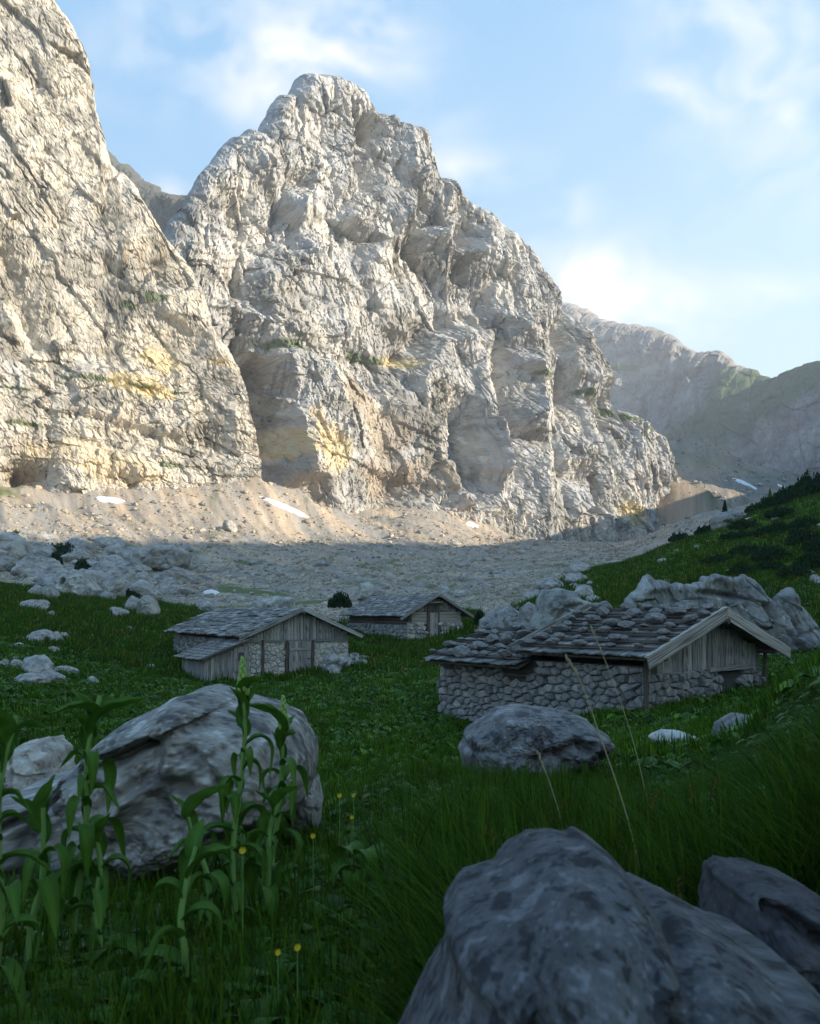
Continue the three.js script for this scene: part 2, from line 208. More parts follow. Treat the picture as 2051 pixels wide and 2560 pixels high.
const mainPeak = cliffMesh('limestone_peak', wallMain, {
  nu: 640, nv: 560, proud: 2.5, thick: 60, jag: 2.6,
  outline: [[385, 640], [425, 555], [470, 488], [500, 440], [530, 400], [560, 365], [572, 355], [600, 342], [630, 340], [640, 328], [655, 300], [672, 272], [690, 250], [715, 240], [722, 225], [735, 205], [750, 198], [775, 201], [800, 208], [825, 220], [850, 228], [875, 235], [890, 250], [905, 270], [918, 287], [935, 290], [955, 310], [965, 325], [985, 330], [1010, 333], [1028, 350], [1036, 385], [1039, 440], [1050, 443], [1070, 467], [1090, 460], [1105, 470], [1125, 500], [1150, 532], [1170, 534], [1190, 543], [1205, 560], [1215, 578], [1235, 580], [1265, 600], [1285, 625], [1300, 650], [1320, 670], [1340, 700], [1355, 730], [1372, 765], [1385, 790], [1395, 800], [1420, 840], [1445, 880], [1460, 910], [1465, 940], [1478, 1000], [1484, 1020], [1530, 1032], [1580, 1070], [1608, 1093], [1625, 1130], [1640, 1150], [1655, 1172], [1661, 1190], [1664, 1225]],
  base: [[370, 1200], [600, 1205], [680, 1230], [760, 1265], [850, 1287], [960, 1285], [1100, 1283], [1180, 1305], [1280, 1335], [1400, 1357], [1480, 1347], [1560, 1345], [1600, 1310], [1630, 1270], [1650, 1238], [1662, 1215]],
  features: [
    ['s', 10, 34, 690, 1225, 662, 1090, 668, 980, 680, 880, 690, 850], ['g', 9, 9, 640, 1215, 634, 1080, 626, 980, 604, 880],
    ['g', 5, 2.6, 570, 470, 588, 560, 592, 640, 602, 720, 606, 800, 598, 890], ['g', 4.5, 2.4, 715, 540, 722, 610, 726, 690], ['g', 3, 2.5, 480, 520, 460, 590, 440, 640], ['s', 5, 20, 580, 860, 600, 740, 612, 650],
    ['r', 4, 6, 620, 400, 680, 470, 735, 530, 765, 620, 800, 660], ['s', -5, 16, 640, 430, 700, 520, 760, 600, 840, 640], ['r', 4, 5, 775, 390, 785, 480, 790, 560], ['s', 4, 14, 700, 360, 760, 400, 840, 440, 920, 500, 950, 560],
    ['g', 7, 4, 912, 285, 905, 350, 903, 420, 920, 480, 930, 520], ['g', 3, 2.5, 735, 240, 745, 290, 770, 320, 790, 360], ['g', 3, 2, 815, 235, 812, 285, 850, 305, 890, 320], ['g', 3, 2, 868, 245, 872, 300],
    ['g', 6, 3.2, 1055, 500, 1052, 520, 1034, 600, 1030, 625, 1062, 662, 1098, 700, 1112, 735], ['g', 3.5, 2.2, 1085, 520, 1100, 570, 1110, 620], ['g', 5.5, 3, 1175, 545, 1150, 575, 1146, 640, 1150, 695], ['g', 3, 2, 1200, 600, 1260, 660], ['g', 4, 2.5, 1270, 610, 1276, 660, 1282, 680],
    ['s', 5, 10, 1090, 720, 1120, 690, 1160, 700], ['s', -6, 10, 1110, 728, 1160, 728, 1200, 745, 1250, 738], ['g', 7, 5, 1235, 755, 1180, 785, 1110, 810, 1060, 835, 1030, 880, 990, 905], ['s', -9, 40, 595, 890, 690, 872, 800, 852, 900, 888, 985, 905],
    ['s', 9, 26, 1172, 1235, 1168, 1150, 1160, 1040, 1165, 930, 1200, 860, 1232, 800], ['g', 6, 4, 1250, 800, 1236, 880, 1240, 1000, 1245, 1060], ['s', 6, 16, 1248, 1080, 1240, 1000, 1235, 890], ['g', 7, 4, 1376, 790, 1382, 900, 1390, 985, 1420, 1070, 1440, 1130], ['s', 6, 16, 1400, 1000, 1385, 900, 1378, 800],
    ['g', 4, 2.5, 1340, 860, 1345, 930], ['g', 5, 3, 1470, 1010, 1465, 1060, 1480, 1130, 1500, 1230, 1555, 1300, 1560, 1350], ['s', 6, 14, 1368, 1320, 1362, 1240, 1350, 1160, 1340, 1080], ['g', 4, 2.5, 1420, 1130, 1440, 1230, 1436, 1345], ['s', 5, 12, 1250, 1300, 1240, 1220, 1246, 1090],
    ['r', 7, 7, 1190, 1050, 1195, 1120, 1200, 1200], ['s', -4, 9, 1180, 1040, 1215, 1030, 1260, 1045], ['s', -3, 12, 1195, 945, 1260, 938, 1335, 962], ['s', -5, 14, 1375, 1000, 1420, 985, 1475, 1010], ['s', 5, 12, 1060, 1182, 980, 1186, 910, 1176], ['g', 5, 8, 990, 1215], ['s', -5, 18, 1060, 1285, 1110, 1220, 1130, 1150],
    ['r', 6, 8, 1110, 1150, 1120, 1220, 1140, 1280], ['g', 4, 3, 905, 900, 940, 980, 960, 1060], ['s', 4, 16, 735, 1190, 740, 1100, 745, 980, 730, 900], ['g', 5, 6, 780, 1235], ['g', 4, 5, 870, 1275], ['s', 5, 18, 1010, 750, 1005, 680, 985, 600], ['g', 4, 5, 1000, 640, 1005, 700, 1010, 740],
    ['s', -4, 14, 920, 740, 960, 800, 1010, 860], ['g', 3, 3, 870, 620, 880, 700, 920, 760], ['s', 4, 12, 870, 620, 865, 540, 880, 470], ['g', 3.5, 3, 700, 720, 760, 800, 800, 850],
  ],
  shape(s, y, d) {
    const wx = s + 2.2 * fbm(s / 18, y / 26, 1.1, 3), wy = y + 2.2 * fbm(s / 18, y / 26, 5.1, 3), up = smooth(100, 165, y), lean = wx + 0.22 * y, rough = 0.35 + 0.85 * smooth(-0.3, 0.3, fbm(s / 34, y / 40, 7.7, 3));
    let q = planesMain(s + 1.6 * fbm(s / 7, y / 9, 61, 3), y + 1.6 * fbm(s / 7, y / 9, 62, 3)) + 0.5 * blocks(lean, wy, 15, 3.0, 11, 0.18, 0, 2.6);
    const w = worley(wx / 16, wy / 34, 17); q += up * (2.6 * (0.5 - w.f1 * w.f1 * 1.6) - 1.6 * Math.max(0, 1 - (w.f2 - w.f1) / 0.1));     // towers parted by chimneys high up
    q += rough * blocks(lean + 0.8 * n3(s / 5, y / 8, 2), wy, 6.4, 3.8, 21, 0.19, 0.5, 0.7, 0.04);
    const calm = 0.3 + 0.75 * smooth(-0.22, 0.18, fbm(s / 20, y / 30, 7.1, 3));
    q += calm * blocks(wx - 0.12 * y, y + 0.7 * n3(s / 4, y / 4, 7), 2.7, 3.2, 31, 0.26, 0.3, 0.36, 0.07);
    q += calm * blocks(s + 0.2 * y, y + 0.3 * n3(s, y, 9), 1.25, 2.6, 35, 0.36, 0.15, 0.2, 0.1);
    const fl = smooth(-0.3, 0.25, fbm(s / 30, y / 30, 8.8, 2)); q += fl * 0.8 * ridged(s / 3.4 + 0.3 * n3(s / 6, y / 9, 3), y / 40, 3.3, 2);
    q -= 1.1 * Math.max(0, 1 - Math.abs(n3(s / 7 + 0.03 * y + 0.25 * n3(s / 9, y / 14, 1), y / 55, 14.2)) / 0.035) + 0.6 * Math.max(0, 1 - Math.abs(n3(s / 3 - 0.05 * y, y / 26, 15.2)) / 0.05) + 0.9 * Math.max(0, 1 - Math.abs(n3((s + y) / 30, (y - s) / 9, 16.2)) / 0.03);
    q += 0.25 * n3(s / 0.9, y / 1.6, 2.9) + 1.6 * smooth(160, 120, s) * smooth(0.18, 0.3, n3(s / 40, y / 8 + s * 0.02, 4.4)) + smooth(130, 175, s) * (2.6 * ridged(s / 13 + 0.35 * n3(s / 20, y / 40, 5), y / 120, 4.9, 2) + 0.9 * ridged(s / 4.5, y / 50, 5.9, 2));
    return q;
  },
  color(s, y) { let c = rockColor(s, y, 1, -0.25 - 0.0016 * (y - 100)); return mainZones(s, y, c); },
}, 'tall pale limestone peak of cracked towers and pillars above the scree');

const leftZones = zones(wallLeft, [
  [330, 960, 70, 30, ...YELL], [400, 900, 60, 40, ...YELL], [390, 985, 50, 20, ...YELL], [540, 910, 40, 10, ...OCHRE], [320, 765, 26, 9, ...GRASSY], [380, 755, 34, 14, ...GRASSY], [225, 950, 70, 6, ...GRASSY], [345, 968, 40, 5, ...GRASSY], [440, 985, 26, 5, ...GRASSY], [30, 970, 60, 6, ...GRASSY], [60, 1060, 50, 6, ...GRASSY],
  [425, 1165, 40, 8, ...GRASSY], [130, 770, 12, 110, ...STREAK_SHADE], [150, 620, 12, 50, ...STREAK_SHADE], [30, 850, 30, 60, ...STREAK_SHADE], [510, 1080, 40, 30, ...STREAK_SHADE], [480, 1130, 50, 12, ...STREAK_SHADE], [240, 1000, 60, 26, ...STREAK_SHADE], [75, 1180, 40, 24, ...BROWN], [200, 1140, 120, 40, 0.55, 0.47, 0.34], [300, 1180, 100, 40, 0.55, 0.47, 0.34], [400, 640, 12, 40, ...BROWN], [300, 640, 10, 40, ...BROWN], [345, 660, 12, 50, ...BROWN],
], 0.125);
const leftCliff = cliffMesh('limestone_cliff', wallLeft, {
  nu: 380, nv: 620, proud: 3, thick: 80, jag: 1.0,
  outline: [[-260, -700], [-120, -420], [0, -190], [60, -110], [125, 0], [150, 35], [185, 80], [203, 110], [211, 140], [220, 200], [227, 240], [233, 262], [243, 282], [250, 312], [258, 352], [267, 395], [274, 408], [288, 423], [313, 445], [333, 480], [353, 510], [368, 540], [398, 590], [413, 608], [438, 638], [468, 670], [486, 700], [493, 740], [516, 800], [535, 840], [560, 868], [585, 900], [595, 940], [605, 980], [610, 1030], [617, 1100], [620, 1160], [622, 1215]],
  base: [[-260, 1235], [0, 1235], [120, 1242], [300, 1237], [400, 1242], [560, 1226], [622, 1212]],
  features: [
    ['s', -4.5, 14, 148, 520, 190, 590, 260, 650, 310, 712, 370, 765, 430, 805, 500, 852, 522, 880], ['g', 5, 3, -10, 590, 30, 680, 60, 745, 90, 830, 105, 890], ['s', -5, 12, -20, 690, 50, 755, 90, 835], ['g', 4, 2.4, -20, 780, 40, 860, 85, 930],
    ['s', 3.5, 8, 285, 872, 170, 868, 75, 882], ['s', -4.5, 16, 110, 965, 200, 947, 290, 955, 340, 972, 450, 986], ['s', 4.5, 7, 470, 1118, 395, 1088, 330, 1068, 240, 1048, 165, 1028], ['g', 2.5, 1.6, 165, 1028, 240, 1050, 330, 1072, 395, 1092, 470, 1120], ['s', 4, 8, 470, 1115, 455, 1060, 430, 1000],
    ['g', 9, 7, 62, 1192], ['g', 7, 4, 85, 1205], ['g', 3, 2.2, 120, 960, 128, 1080, 140, 1240], ['g', 3, 2.2, 255, 520, 260, 560], ['g', 2.4, 2, 88, 400, 100, 430], ['g', 2.6, 2.4, 110, 385], ['g', 2.2, 2.2, 165, 470], ['g', 2, 2, 90, 450],
    ['g', 3, 2.2, 385, 650, 392, 690, 398, 740], ['g', 2.5, 1.8, 320, 640, 325, 660], ['s', 3, 6, 282, 680, 290, 620, 300, 560], ['g', 2, 1.3, 258, 430, 265, 480, 255, 540], ['s', 3, 8, 400, 800, 395, 740, 385, 660], ['s', 3.5, 9, 95, 760, 105, 690, 120, 620],
    ['s', -3, 8, 150, 300, 180, 340, 230, 400, 265, 440], ['g', 2.4, 1.6, 60, 110, 80, 160, 95, 200, 90, 240], ['s', -3, 8, 215, 240, 235, 300, 250, 380], ['g', 3.5, 2.6, 250, 1210, 300, 1205, 330, 1225], ['s', 3.5, 8, 565, 1130, 560, 1060, 555, 980], ['g', 2.4, 1.5, 430, 1000, 428, 930, 440, 880], ['s', -3.5, 9, 380, 1150, 460, 1170, 560, 1180],
    ['g', 2, 1.6, 300, 880, 340, 885], ['s', 3, 7, 330, 1240, 325, 1190, 300, 1130], ['g', 2, 1.6, 0, 1060, 60, 1070, 110, 1080], ['g', 2, 1.6, 150, 1090, 230, 1110, 330, 1130, 400, 1150],
  ],
  shape(s, y, d) {
    const low = smooth(92, 62, y), wx = s + 1.6 * fbm(s / 14, y / 18, 11.1, 3), wy = y + 1.6 * fbm(s / 14, y / 18, 15.1, 3);
    const rx = wx * 0.77 + wy * 0.64, ry = -wx * 0.64 + wy * 0.77;     // slabs dip to the right
    let q = planesLeft(s + 1.0 * fbm(s / 5, y / 7, 63, 3), y + 1.0 * fbm(s / 5, y / 7, 64, 3));
    const rough = 0.25 + 0.8 * smooth(-0.2, 0.35, fbm(s / 22, y / 26, 17.7, 3));
    q += mix(1, 0.3, low) * (blocks(-rx, ry, 11, 3.2, 61, 0.13, 0.3, 1.9, 0.03) + rough * blocks(wx + 0.35 * y, wy, 4.2, 2.8, 71, 0.24, 0.2, 0.7, 0.05));
    q += low * (blocks(wx, wy + 0.22 * wx, 8, 0.7, 81, 0.2, 0.5, 1.7, 0.04) + blocks(wx, wy + 0.2 * wx, 3.1, 0.8, 91, 0.26, 0.2, 0.7, 0.07));
    q += mix(0.5 + 0.5 * rough, 1, low) * blocks(s + 0.3 * y, y, 1.5, 2.4, 95, 0.32, 0.16, 0.28, 0.09) + blocks(s + 0.5 * y, y, 0.75, 2.2, 97, 0.38, 0.08, 0.12, 0.1);
    const fl = smooth(-0.2, 0.3, fbm(s / 18, y / 18, 18.8, 2)); q += fl * 0.55 * ridged(s / 2.2, y / 28, 13.3, 2);
    q -= 0.35 * Math.max(0, 1 - Math.abs(n3((s + 0.8 * y) / 26 + 0.2 * n3(s / 6, y / 8, 1), (y - 0.8 * s) / 5.5, 24.2)) / 0.03) + 0.2 * Math.max(0, 1 - Math.abs(n3(s / 2.6 - 0.04 * y, y / 22, 25.2)) / 0.05);
    return q + 0.15 * n3(s / 0.55, y / 0.9, 12.9);
  },
  color(s, y) { const c = rockColor(s * 1.4, y * 1.4, 6, 0.42); return leftZones(s, y, c); },
}, 'steep cream limestone cliff with slanting slabs at the left edge');
console.log('cliffs done');

// ---------- the far ridge, the ridge behind the saddle and the ridge on the sunny side that shades the valley ----------
{
  const w = makeWall([234, -1980], [820, -1440], 0.45, 200, 50);       // looks left and towards the camera, away from the sun
  const green = (s, y) => smooth(-0.1, 0.25, fbm(s / 60, y / 60, 3.3, 4) + 0.3 * n3(s / 12, y / 9, 2));
  const gz = [[1760, 1080, 130, 70], [1850, 960, 110, 80], [1960, 950, 140, 60], [1700, 1130, 70, 40], [2040, 920, 120, 40], [1930, 1010, 60, 60], [1550, 920, 60, 12]].map(([x, y, rx, ry]) => [...w.sy(x, y), rx * 0.75, ry * 0.75]);
  cliffMesh('far_mountain_ridge', w, {
    nu: 460, nv: 260, thick: 400, jag: 6, sink: 160,
    outline: [[1300, 800], [1380, 782], [1395, 766], [1430, 762], [1470, 773], [1500, 798], [1560, 812], [1600, 815], [1640, 822], [1690, 845], [1735, 879], [1750, 881], [1790, 876], [1815, 885], [1840, 914], [1870, 920], [1895, 930], [1905, 940], [1930, 944], [1980, 926], [2051, 903], [2150, 860], [2300, 800]],
    base: [[1300, 1080], [1650, 1108], [1700, 1140], [1760, 1185], [1850, 1205], [1900, 1190], [2000, 1222], [2150, 1240], [2300, 1250]],
    features: [['s', 36, 108, 1700, 1190, 1720, 1110, 1740, 1040, 1800, 950], ['s', 32.4, 90, 1850, 1200, 1880, 1120, 1900, 1060, 1990, 980], ['g', 28.8, 21.6, 1560, 830, 1580, 950, 1600, 1090], ['g', 25.2, 18, 1640, 840, 1630, 960, 1640, 1090], ['s', 28.8, 72, 1500, 1080, 1490, 950, 1480, 800], ['g', 21.6, 16.2, 1690, 850, 1680, 930, 1650, 1010], ['s', -25.2, 72, 1600, 960, 1700, 930, 1800, 900], ['g', 25.2, 16.2, 1900, 1195, 1890, 1130, 1860, 1060]],
    shape(S, Y) { const s = S / 1.8, y = Y / 1.8, wx = s + 8 * fbm(s / 50, y / 60, 21.1, 3), wy = y + 8 * fbm(s / 50, y / 60, 25.1, 3); return 1.8 * (22 * fbm(s / 150, y / 180, 20.3, 3) + blocks(wx + 0.25 * y, wy, 34, 1.9, 111, 0.2, 2, 6, 0.05) + blocks(wx, wy, 12, 1.9, 121, 0.26, 1.2, 2.5, 0.07) + blocks(s, y, 4.5, 1.6, 131, 0.32, 0.5, 0.9, 0.1) + 1.5 * ridged(s / 9, y / 40, 23, 2) + 0.5 * n3(s / 2, y / 2, 22.2)); },
    color(s, y) { let g = 0; for (const [cs, cy, rx, ry] of gz) { const q = ((s - cs) / rx) ** 2 + ((y - cy) / ry) ** 2; g = Math.max(g, smooth(1.5, 0.3, q + 1.3 * fbm(s / 40, y / 40, cs, 5))); } const k = rockColor(s / 2.6, y / 2.6, 9, 0.0), lay = 0.72 + 0.3 * fbm(s / 60, y / 7 + s * 0.004, 33, 4) + 0.35 * fbm(s / 14, y / 50, 34, 4), r = [k[0] * 0.66 * lay, k[1] * 0.66 * lay, k[2] * 0.68 * lay], band = smooth(0.1, 0.4, fbm(s / 72, y / 22, 31, 3)); return mix3(mix3(r, [0.3, 0.22, 0.17], 0.4 * band), [0.05, 0.085, 0.025], g * 0.9); },
  }, 'hazy grey mountain ridge with green flanks behind the valley head');
}
{
  const w = makeWall([-330, -790], [20, -480], 0.4, 90, 12);
  cliffMesh('saddle_ridge', w, {
    nu: 120, nv: 90, thick: 120, jag: 3,
    outline: [[200, 330], [262, 372], [290, 395], [297, 408], [325, 414], [340, 436], [372, 458], [392, 466], [400, 480], [440, 489], [480, 492], [540, 480], [640, 470]],
    base: [[200, 900], [400, 900], [640, 900]], features: [['g', 8, 10, 400, 480, 380, 560], ['s', 10, 30, 350, 560, 330, 480, 330, 430]],
    shape: (s, y) => 10 * fbm(s / 50, y / 60, 41, 4) + blocks(s, y, 14, 1.4, 141, 0.3, 2, 3) + 1.5 * fbm(s / 4, y / 4, 42, 3),
    color: (s, y) => mix3([0.025, 0.04, 0.014], [0.1, 0.1, 0.085], smooth(-0.05, 0.35, fbm(s / 16, y / 12, 43, 4) - 0.002 * (130 - y))),
  }, 'dark grassy ridge crest showing in the notch between cliff and peak');
}

// ---------- the ground: one sheet, given as profiles of (distance, height against the eye) along seven lines of sight ----------
const py = (d, p) => [d, -(p - HY) / F * d];
const PROFILES = [
  [-160, [[0.5, -1.2], [3, -1.2], [6, -1.6], [10, -2.1], [20, -2.4], [40, -1.2], [70, 2], [100, 5], [150, 9], [200, 20], [235, 31], [400, 40], [3000, 60]]],
  [0, [[0.5, -1.2], [2.6, -1.2], [4, -1.42], [6, -1.75], [10, -2.35], [20, -2.85], [40, -2.1], [70, 0.5], py(100, 584), py(140, 569), py(180, 547), py(205, 525), py(235, 496), [400, 40], [3000, 60]]],
  [205, [[0.5, -1.2], [2.6, -1.22], [4, -1.45], [6.5, -2.05], [12, -3.0], [30, -3.75], [44, -3.85], py(60, 650), py(75, 625), py(95, 611), py(130, 597), py(190, 570), py(240, 538), py(275, 508), [420, 38], [3000, 60]]],
  [300, [[0.5, -1.2], [2.6, -1.22], [4, -1.35], [6.5, -1.75], [12, -3.0], [30, -3.85], [50, -3.6], py(65, 640), py(80, 624), py(130, 600), py(200, 568), py(270, 540), py(330, 514), [460, 38], [3000, 60]]],
  [410, [[0.5, -1.2], [2.6, -1.22], [3.8, -1.22], [6, -1.34], [8, -1.52], [10, -2.1], [14, -3.1], [20, -3.55], [35, -3.75], [50, -2.85], [60, -2.3], py(75, 622), py(110, 606), py(160, 588), py(230, 562), py(310, 536), py(385, 515), [500, 42], [3000, 60]]],
  [500, [[0.5, -1.2], [2.6, -1.2], [4, -1.22], [7, -1.45], [10, -2.0], [15, -3.1], [20, -3.9], [28, -4.2], [36, -3.6], [50, -2.4], py(65, 625), py(85, 606), py(120, 592), py(180, 580), py(260, 566), py(340, 552), py(420, 534), [560, 60], [3000, 80]]],
  [615, [[0.5, -1.2], [2.2, -1.2], [4, -1.25], [7, -1.55], [10, -1.85], [14, -2.3], [22, -3.0], [30, -2.9], [42, -2.4], [50, -1.2], py(60, 606), py(85, 580), py(110, 566), py(135, 566), [180, 8], py(260, 562), py(360, 552), py(470, 538), [620, 90], py(780, 450), [1000, 130], [1700, 190], [3000, 320]]],
  [700, [[0.5, -1.2], [2.2, -1.2], [4, -1.15], [7, -1.5], [11, -1.85], [16, -2.35], [23, -2.85], [30, -2.6], [42, -2.2], [50, -0.9], py(60, 595), py(85, 556), py(112, 536), py(130, 538), [180, 12], [300, 30], py(480, 524), py(600, 490), py(700, 462), py(780, 445), [1000, 130], [1700, 190], [3000, 320]]],
  [760, [[0.5, -1.2], [2.2, -1.15], [4, -1.05], [7, -1.28], [11, -1.5], [15, -1.9], [22, -2.7], [30, -2.5], [42, -2.2], [50, -0.9], py(60, 588), py(85, 540), py(112, 512), py(135, 516), [180, 16], [300, 34], py(480, 522), py(600, 500), py(740, 478), py(820, 472), [1050, 105], [1650, 170], [3000, 260]]],
  [820, [[0.5, -1.2], [2.2, -1.1], [4, -0.9], [7, -0.9], [11, -0.9], [15, -1.1], [22, -2.3], [30, -2.2], [42, -1.9], [50, -0.6], py(60, 582), py(85, 524), py(112, 494), py(135, 496), [180, 22], [300, 38], py(480, 522), py(600, 508), py(740, 492), py(860, 486), [1100, 100], [1600, 150], [3000, 230]]],
  [1000, [[0.5, -1.2], [3, -0.7], [8, -0.1], [15, 0.1], [30, 0.5], [60, 8], [112, 28], [180, 60], [300, 90], [600, 130], [3000, 200]]],
].map(([px, list]) => [px, list.map(([d, y]) => [Math.log(d), y])]);
function profile(list, l) {
  const n = list.length; if (l <= list[0][0]) return list[0][1]; if (l >= list[n - 1][0]) return list[n - 1][1];
  let i = 0; while (list[i + 1][0] < l) i++;
  const p1 = list[i], p2 = list[i + 1], p0 = list[Math.max(0, i - 1)], p3 = list[Math.min(n - 1, i + 2)], h = p2[0] - p1[0], t = (l - p1[0]) / h;
  const s = (p2[1] - p1[1]) / h, sl = i ? (p1[1] - p0[1]) / (p1[0] - p0[0]) : s, sr = i < n - 2 ? (p3[1] - p2[1]) / (p3[0] - p2[0]) : s;
  const m = (a, b) => (a * b <= 0 ? 0 : 2 * a * b / (a + b)), m1 = m(sl, s) * h, m2 = m(s, sr) * h, t2 = t * t, t3 = t2 * t;
  return (2 * t3 - 3 * t2 + 1) * p1[1] + (t3 - 2 * t2 + t) * m1 + (-2 * t3 + 3 * t2) * p2[1] + (t3 - t2) * m2;
}
function polar(x, z) { const phi = Math.atan2(x, -z), a = Math.min(Math.abs(phi), 0.72) * Math.sign(phi), r = Math.hypot(x, z); return [clamp(Math.tan(a) * F + CX, -160, 1000), Math.max(0.5, r * Math.cos(a))]; }
function table(px, d) {
  const l = Math.log(d); let i = 0; while (i < PROFILES.length - 2 && PROFILES[i + 1][0] < px) i++;
  const y = (k) => profile(PROFILES[clamp(k, 0, PROFILES.length - 1)][1], l), t = (px - PROFILES[i][0]) / (PROFILES[i + 1][0] - PROFILES[i][0]), e = t * t * (3 - 2 * t);
  return mix(y(i), y(i + 1), mix(t, e, 0.5));
}
function groundBase(x, z) {
  const [px, d] = polar(x, z); let h = EYE + table(px, d);
  const behind = smooth(0, 1, clamp((z + 0.5) / 30)); h = mix(h, h * 0.3 + 0.4, behind * 0.6);
  for (const w of [wallLeft, wallMain]) {       // scree banked against the foot of the walls
    const [s, n] = w.plan(x, z); if (n > 60 || n < -220) continue;
    const inside = smooth(w.s0 - 10, w.s0 + 5, s) * smooth(w.s1 + 45, w.s1 - 4, s), b = w.B(clamp(s, w.s0, w.s1)) + 1.0, m = Math.max(0, n), k = inside * smooth(34, 6, n);
    h = mix(h, b - 0.5 * m, k);
  }
  return h;
}
function scree(x, z, px, d) {   // 0 grass ... 1 bare stones
  const end = [[-160, 105], [0, 112], [120, 108], [205, 100], [300, 78], [410, 74], [470, 70], [500, 62], [560, 100], [615, 128], [700, 124], [820, 150], [1000, 400]];
  let i = 0; while (i < end.length - 2 && end[i + 1][0] < px) i++;
  const e = mix(end[i][1], end[i + 1][1], clamp((px - end[i][0]) / (end[i + 1][0] - end[i][0]))), n = fbm(x / 14, z / 22, 50.5, 4);
  return smooth(0.92, 1.12, d / e + n * 0.42);
}
const mossy = (x, z, d) => smooth(0.02, 0.26, fbm(x / 13, z / 19, 66, 4) + 0.22 * n3(x / 2, z / 2.5, 67) - 0.3 * smooth(110, 330, d)) * smooth(430, 300, d);   // low growth creeping into the scree
function groundH(x, z) {
  const [px, d] = polar(x, z), g = groundBase(x, z), sc = d > 45 ? scree(x, z, px, d) : 0;
  let h = g + 0.09 * smooth(2, 8, d) * fbm(x / 2.2, z / 2.2, 51, 3) + 0.35 * smooth(14, 50, d) * fbm(x / 9, z / 9, 52, 3) + 0.12 * smooth(6, 20, d) * fbm(x / 1.1, z / 1.1, 54, 2);
  if (sc > 0) { const gul = ridged((x - 0.6 * z) / 15, (z + 0.6 * x) / 90, 53, 3); h += sc * (2.4 * gul * smooth(120, 220, d) + 0.35 * fbm(x / 3, z / 3, 55, 3) * smooth(80, 120, d) + smooth(400, 700, d) * 5 * ridged((x + 0.5 * z) / 60, (z - 0.5 * x) / 300, 57, 3)); }
  return h;
}
function hit(fx, fy) {           // where a line of sight of the photograph meets the ground
  const [a, b] = ray(fx, fy); let d = 1.2, pd = d;
  while (d < 1400) { if (EYE + b * d < groundH(a * d, -d)) { let lo = pd, hi = d; for (let i = 0; i < 18; i++) { const m = (lo + hi) / 2; if (EYE + b * m < groundH(a * m, -m)) hi = m; else lo = m; } return new THREE.Vector3(a * hi, groundH(a * hi, -hi), -hi); } pd = d; d *= 1.012; }
  return null;
}
{
  const az = [], push = (from, to, n) => { for (let i = 0; i < n; i++) az.push(mix(from, to, i / n)); };
  push(-Math.PI, -1.0, 40); push(-1.0, -0.52, 60); push(-0.52, 0.52, 620); push(0.52, 1.0, 60); push(1.0, Math.PI, 40); az.push(Math.PI);
  const radii = [0.05]; { let r = 0.7; while (r < 450) { radii.push(r); r *= 1.0118; } while (r < 2700) { radii.push(r); r *= 1.03; } }
  const nu = az.length - 1, nv = radii.length - 1, pos = new Float32Array((nu + 1) * (nv + 1) * 3), col = new Float32Array((nu + 1) * (nv + 1) * 3);
  for (let j = 0; j <= nv; j++) for (let i = 0; i <= nu; i++) {
    const r = radii[j], x = Math.sin(az[i]) * r, z = -Math.cos(az[i]) * r, o = (j * (nu + 1) + i) * 3, [px, d] = polar(x, z);
    const sc = d > 45 ? scree(x, z, px, d) : 0;
    pos[o] = x; pos[o + 1] = groundH(x, z); pos[o + 2] = z;
    const a = fbm(x / 11, z / 11, 60, 4), b = n3(x / 1.6, z / 1.6, 61) * 0.6 + n3(x / 0.6, z / 0.6, 62) * 0.4;
    let g = mix3([0.042, 0.092, 0.006], [0.095, 0.175, 0.011], clamp(0.5 + a * 1.3 + b * 0.35));
    g = mix3(g, [0.06, 0.048, 0.03], 0.6 * smooth(0.1, 0.35, fbm(x / 1.3, z / 1.3, 59, 3)));          // bare earth patches
    if (sc > 0) {
      const f = fbm((x - 0.6 * z) / 8, (z + 0.6 * x) / 70, 63, 4), grit = n3(x / 0.8, z / 0.8, 64), fine = n3(x / 2.7, z / 2.7, 65);
      let c = mix3([0.29, 0.27, 0.245], [0.385, 0.315, 0.24], smooth(-0.2, 0.25, f)); const v = 1 + 0.26 * grit + 0.2 * fine + 0.25 * n3((x - 0.6 * z) / 2.4, (z + 0.6 * x) / 40, 56); c = [c[0] * v, c[1] * v, c[2] * v];
      const moss = mossy(x, z, d); c = mix3(c, [0.075, 0.115, 0.03], 0.85 * moss);
      if (d > 420) { const gr = smooth(0.05, 0.3, fbm(x / 40, z / 50, 68, 4)); c = mix3(c, [0.12, 0.15, 0.06], gr * 0.6); c = mix3([c[0] * 0.7, c[1] * 0.68, c[2] * 0.66], [0.34, 0.255, 0.185], 0.7 * smooth(-0.15, 0.3, fbm((x + 0.5 * z) / 30, (z - 0.5 * x) / 200, 69, 3))); }
      g = mix3(g, c, sc);
    }
    col[o] = g[0]; col[o + 1] = g[1]; col[o + 2] = g[2];
  }
  top('ground', gridGeo(nu, nv, pos, col), vcMat(1), 'grassy valley floor rising to pale scree below the cliffs', 'ground', null, 'structure');
}
console.log('ground done');
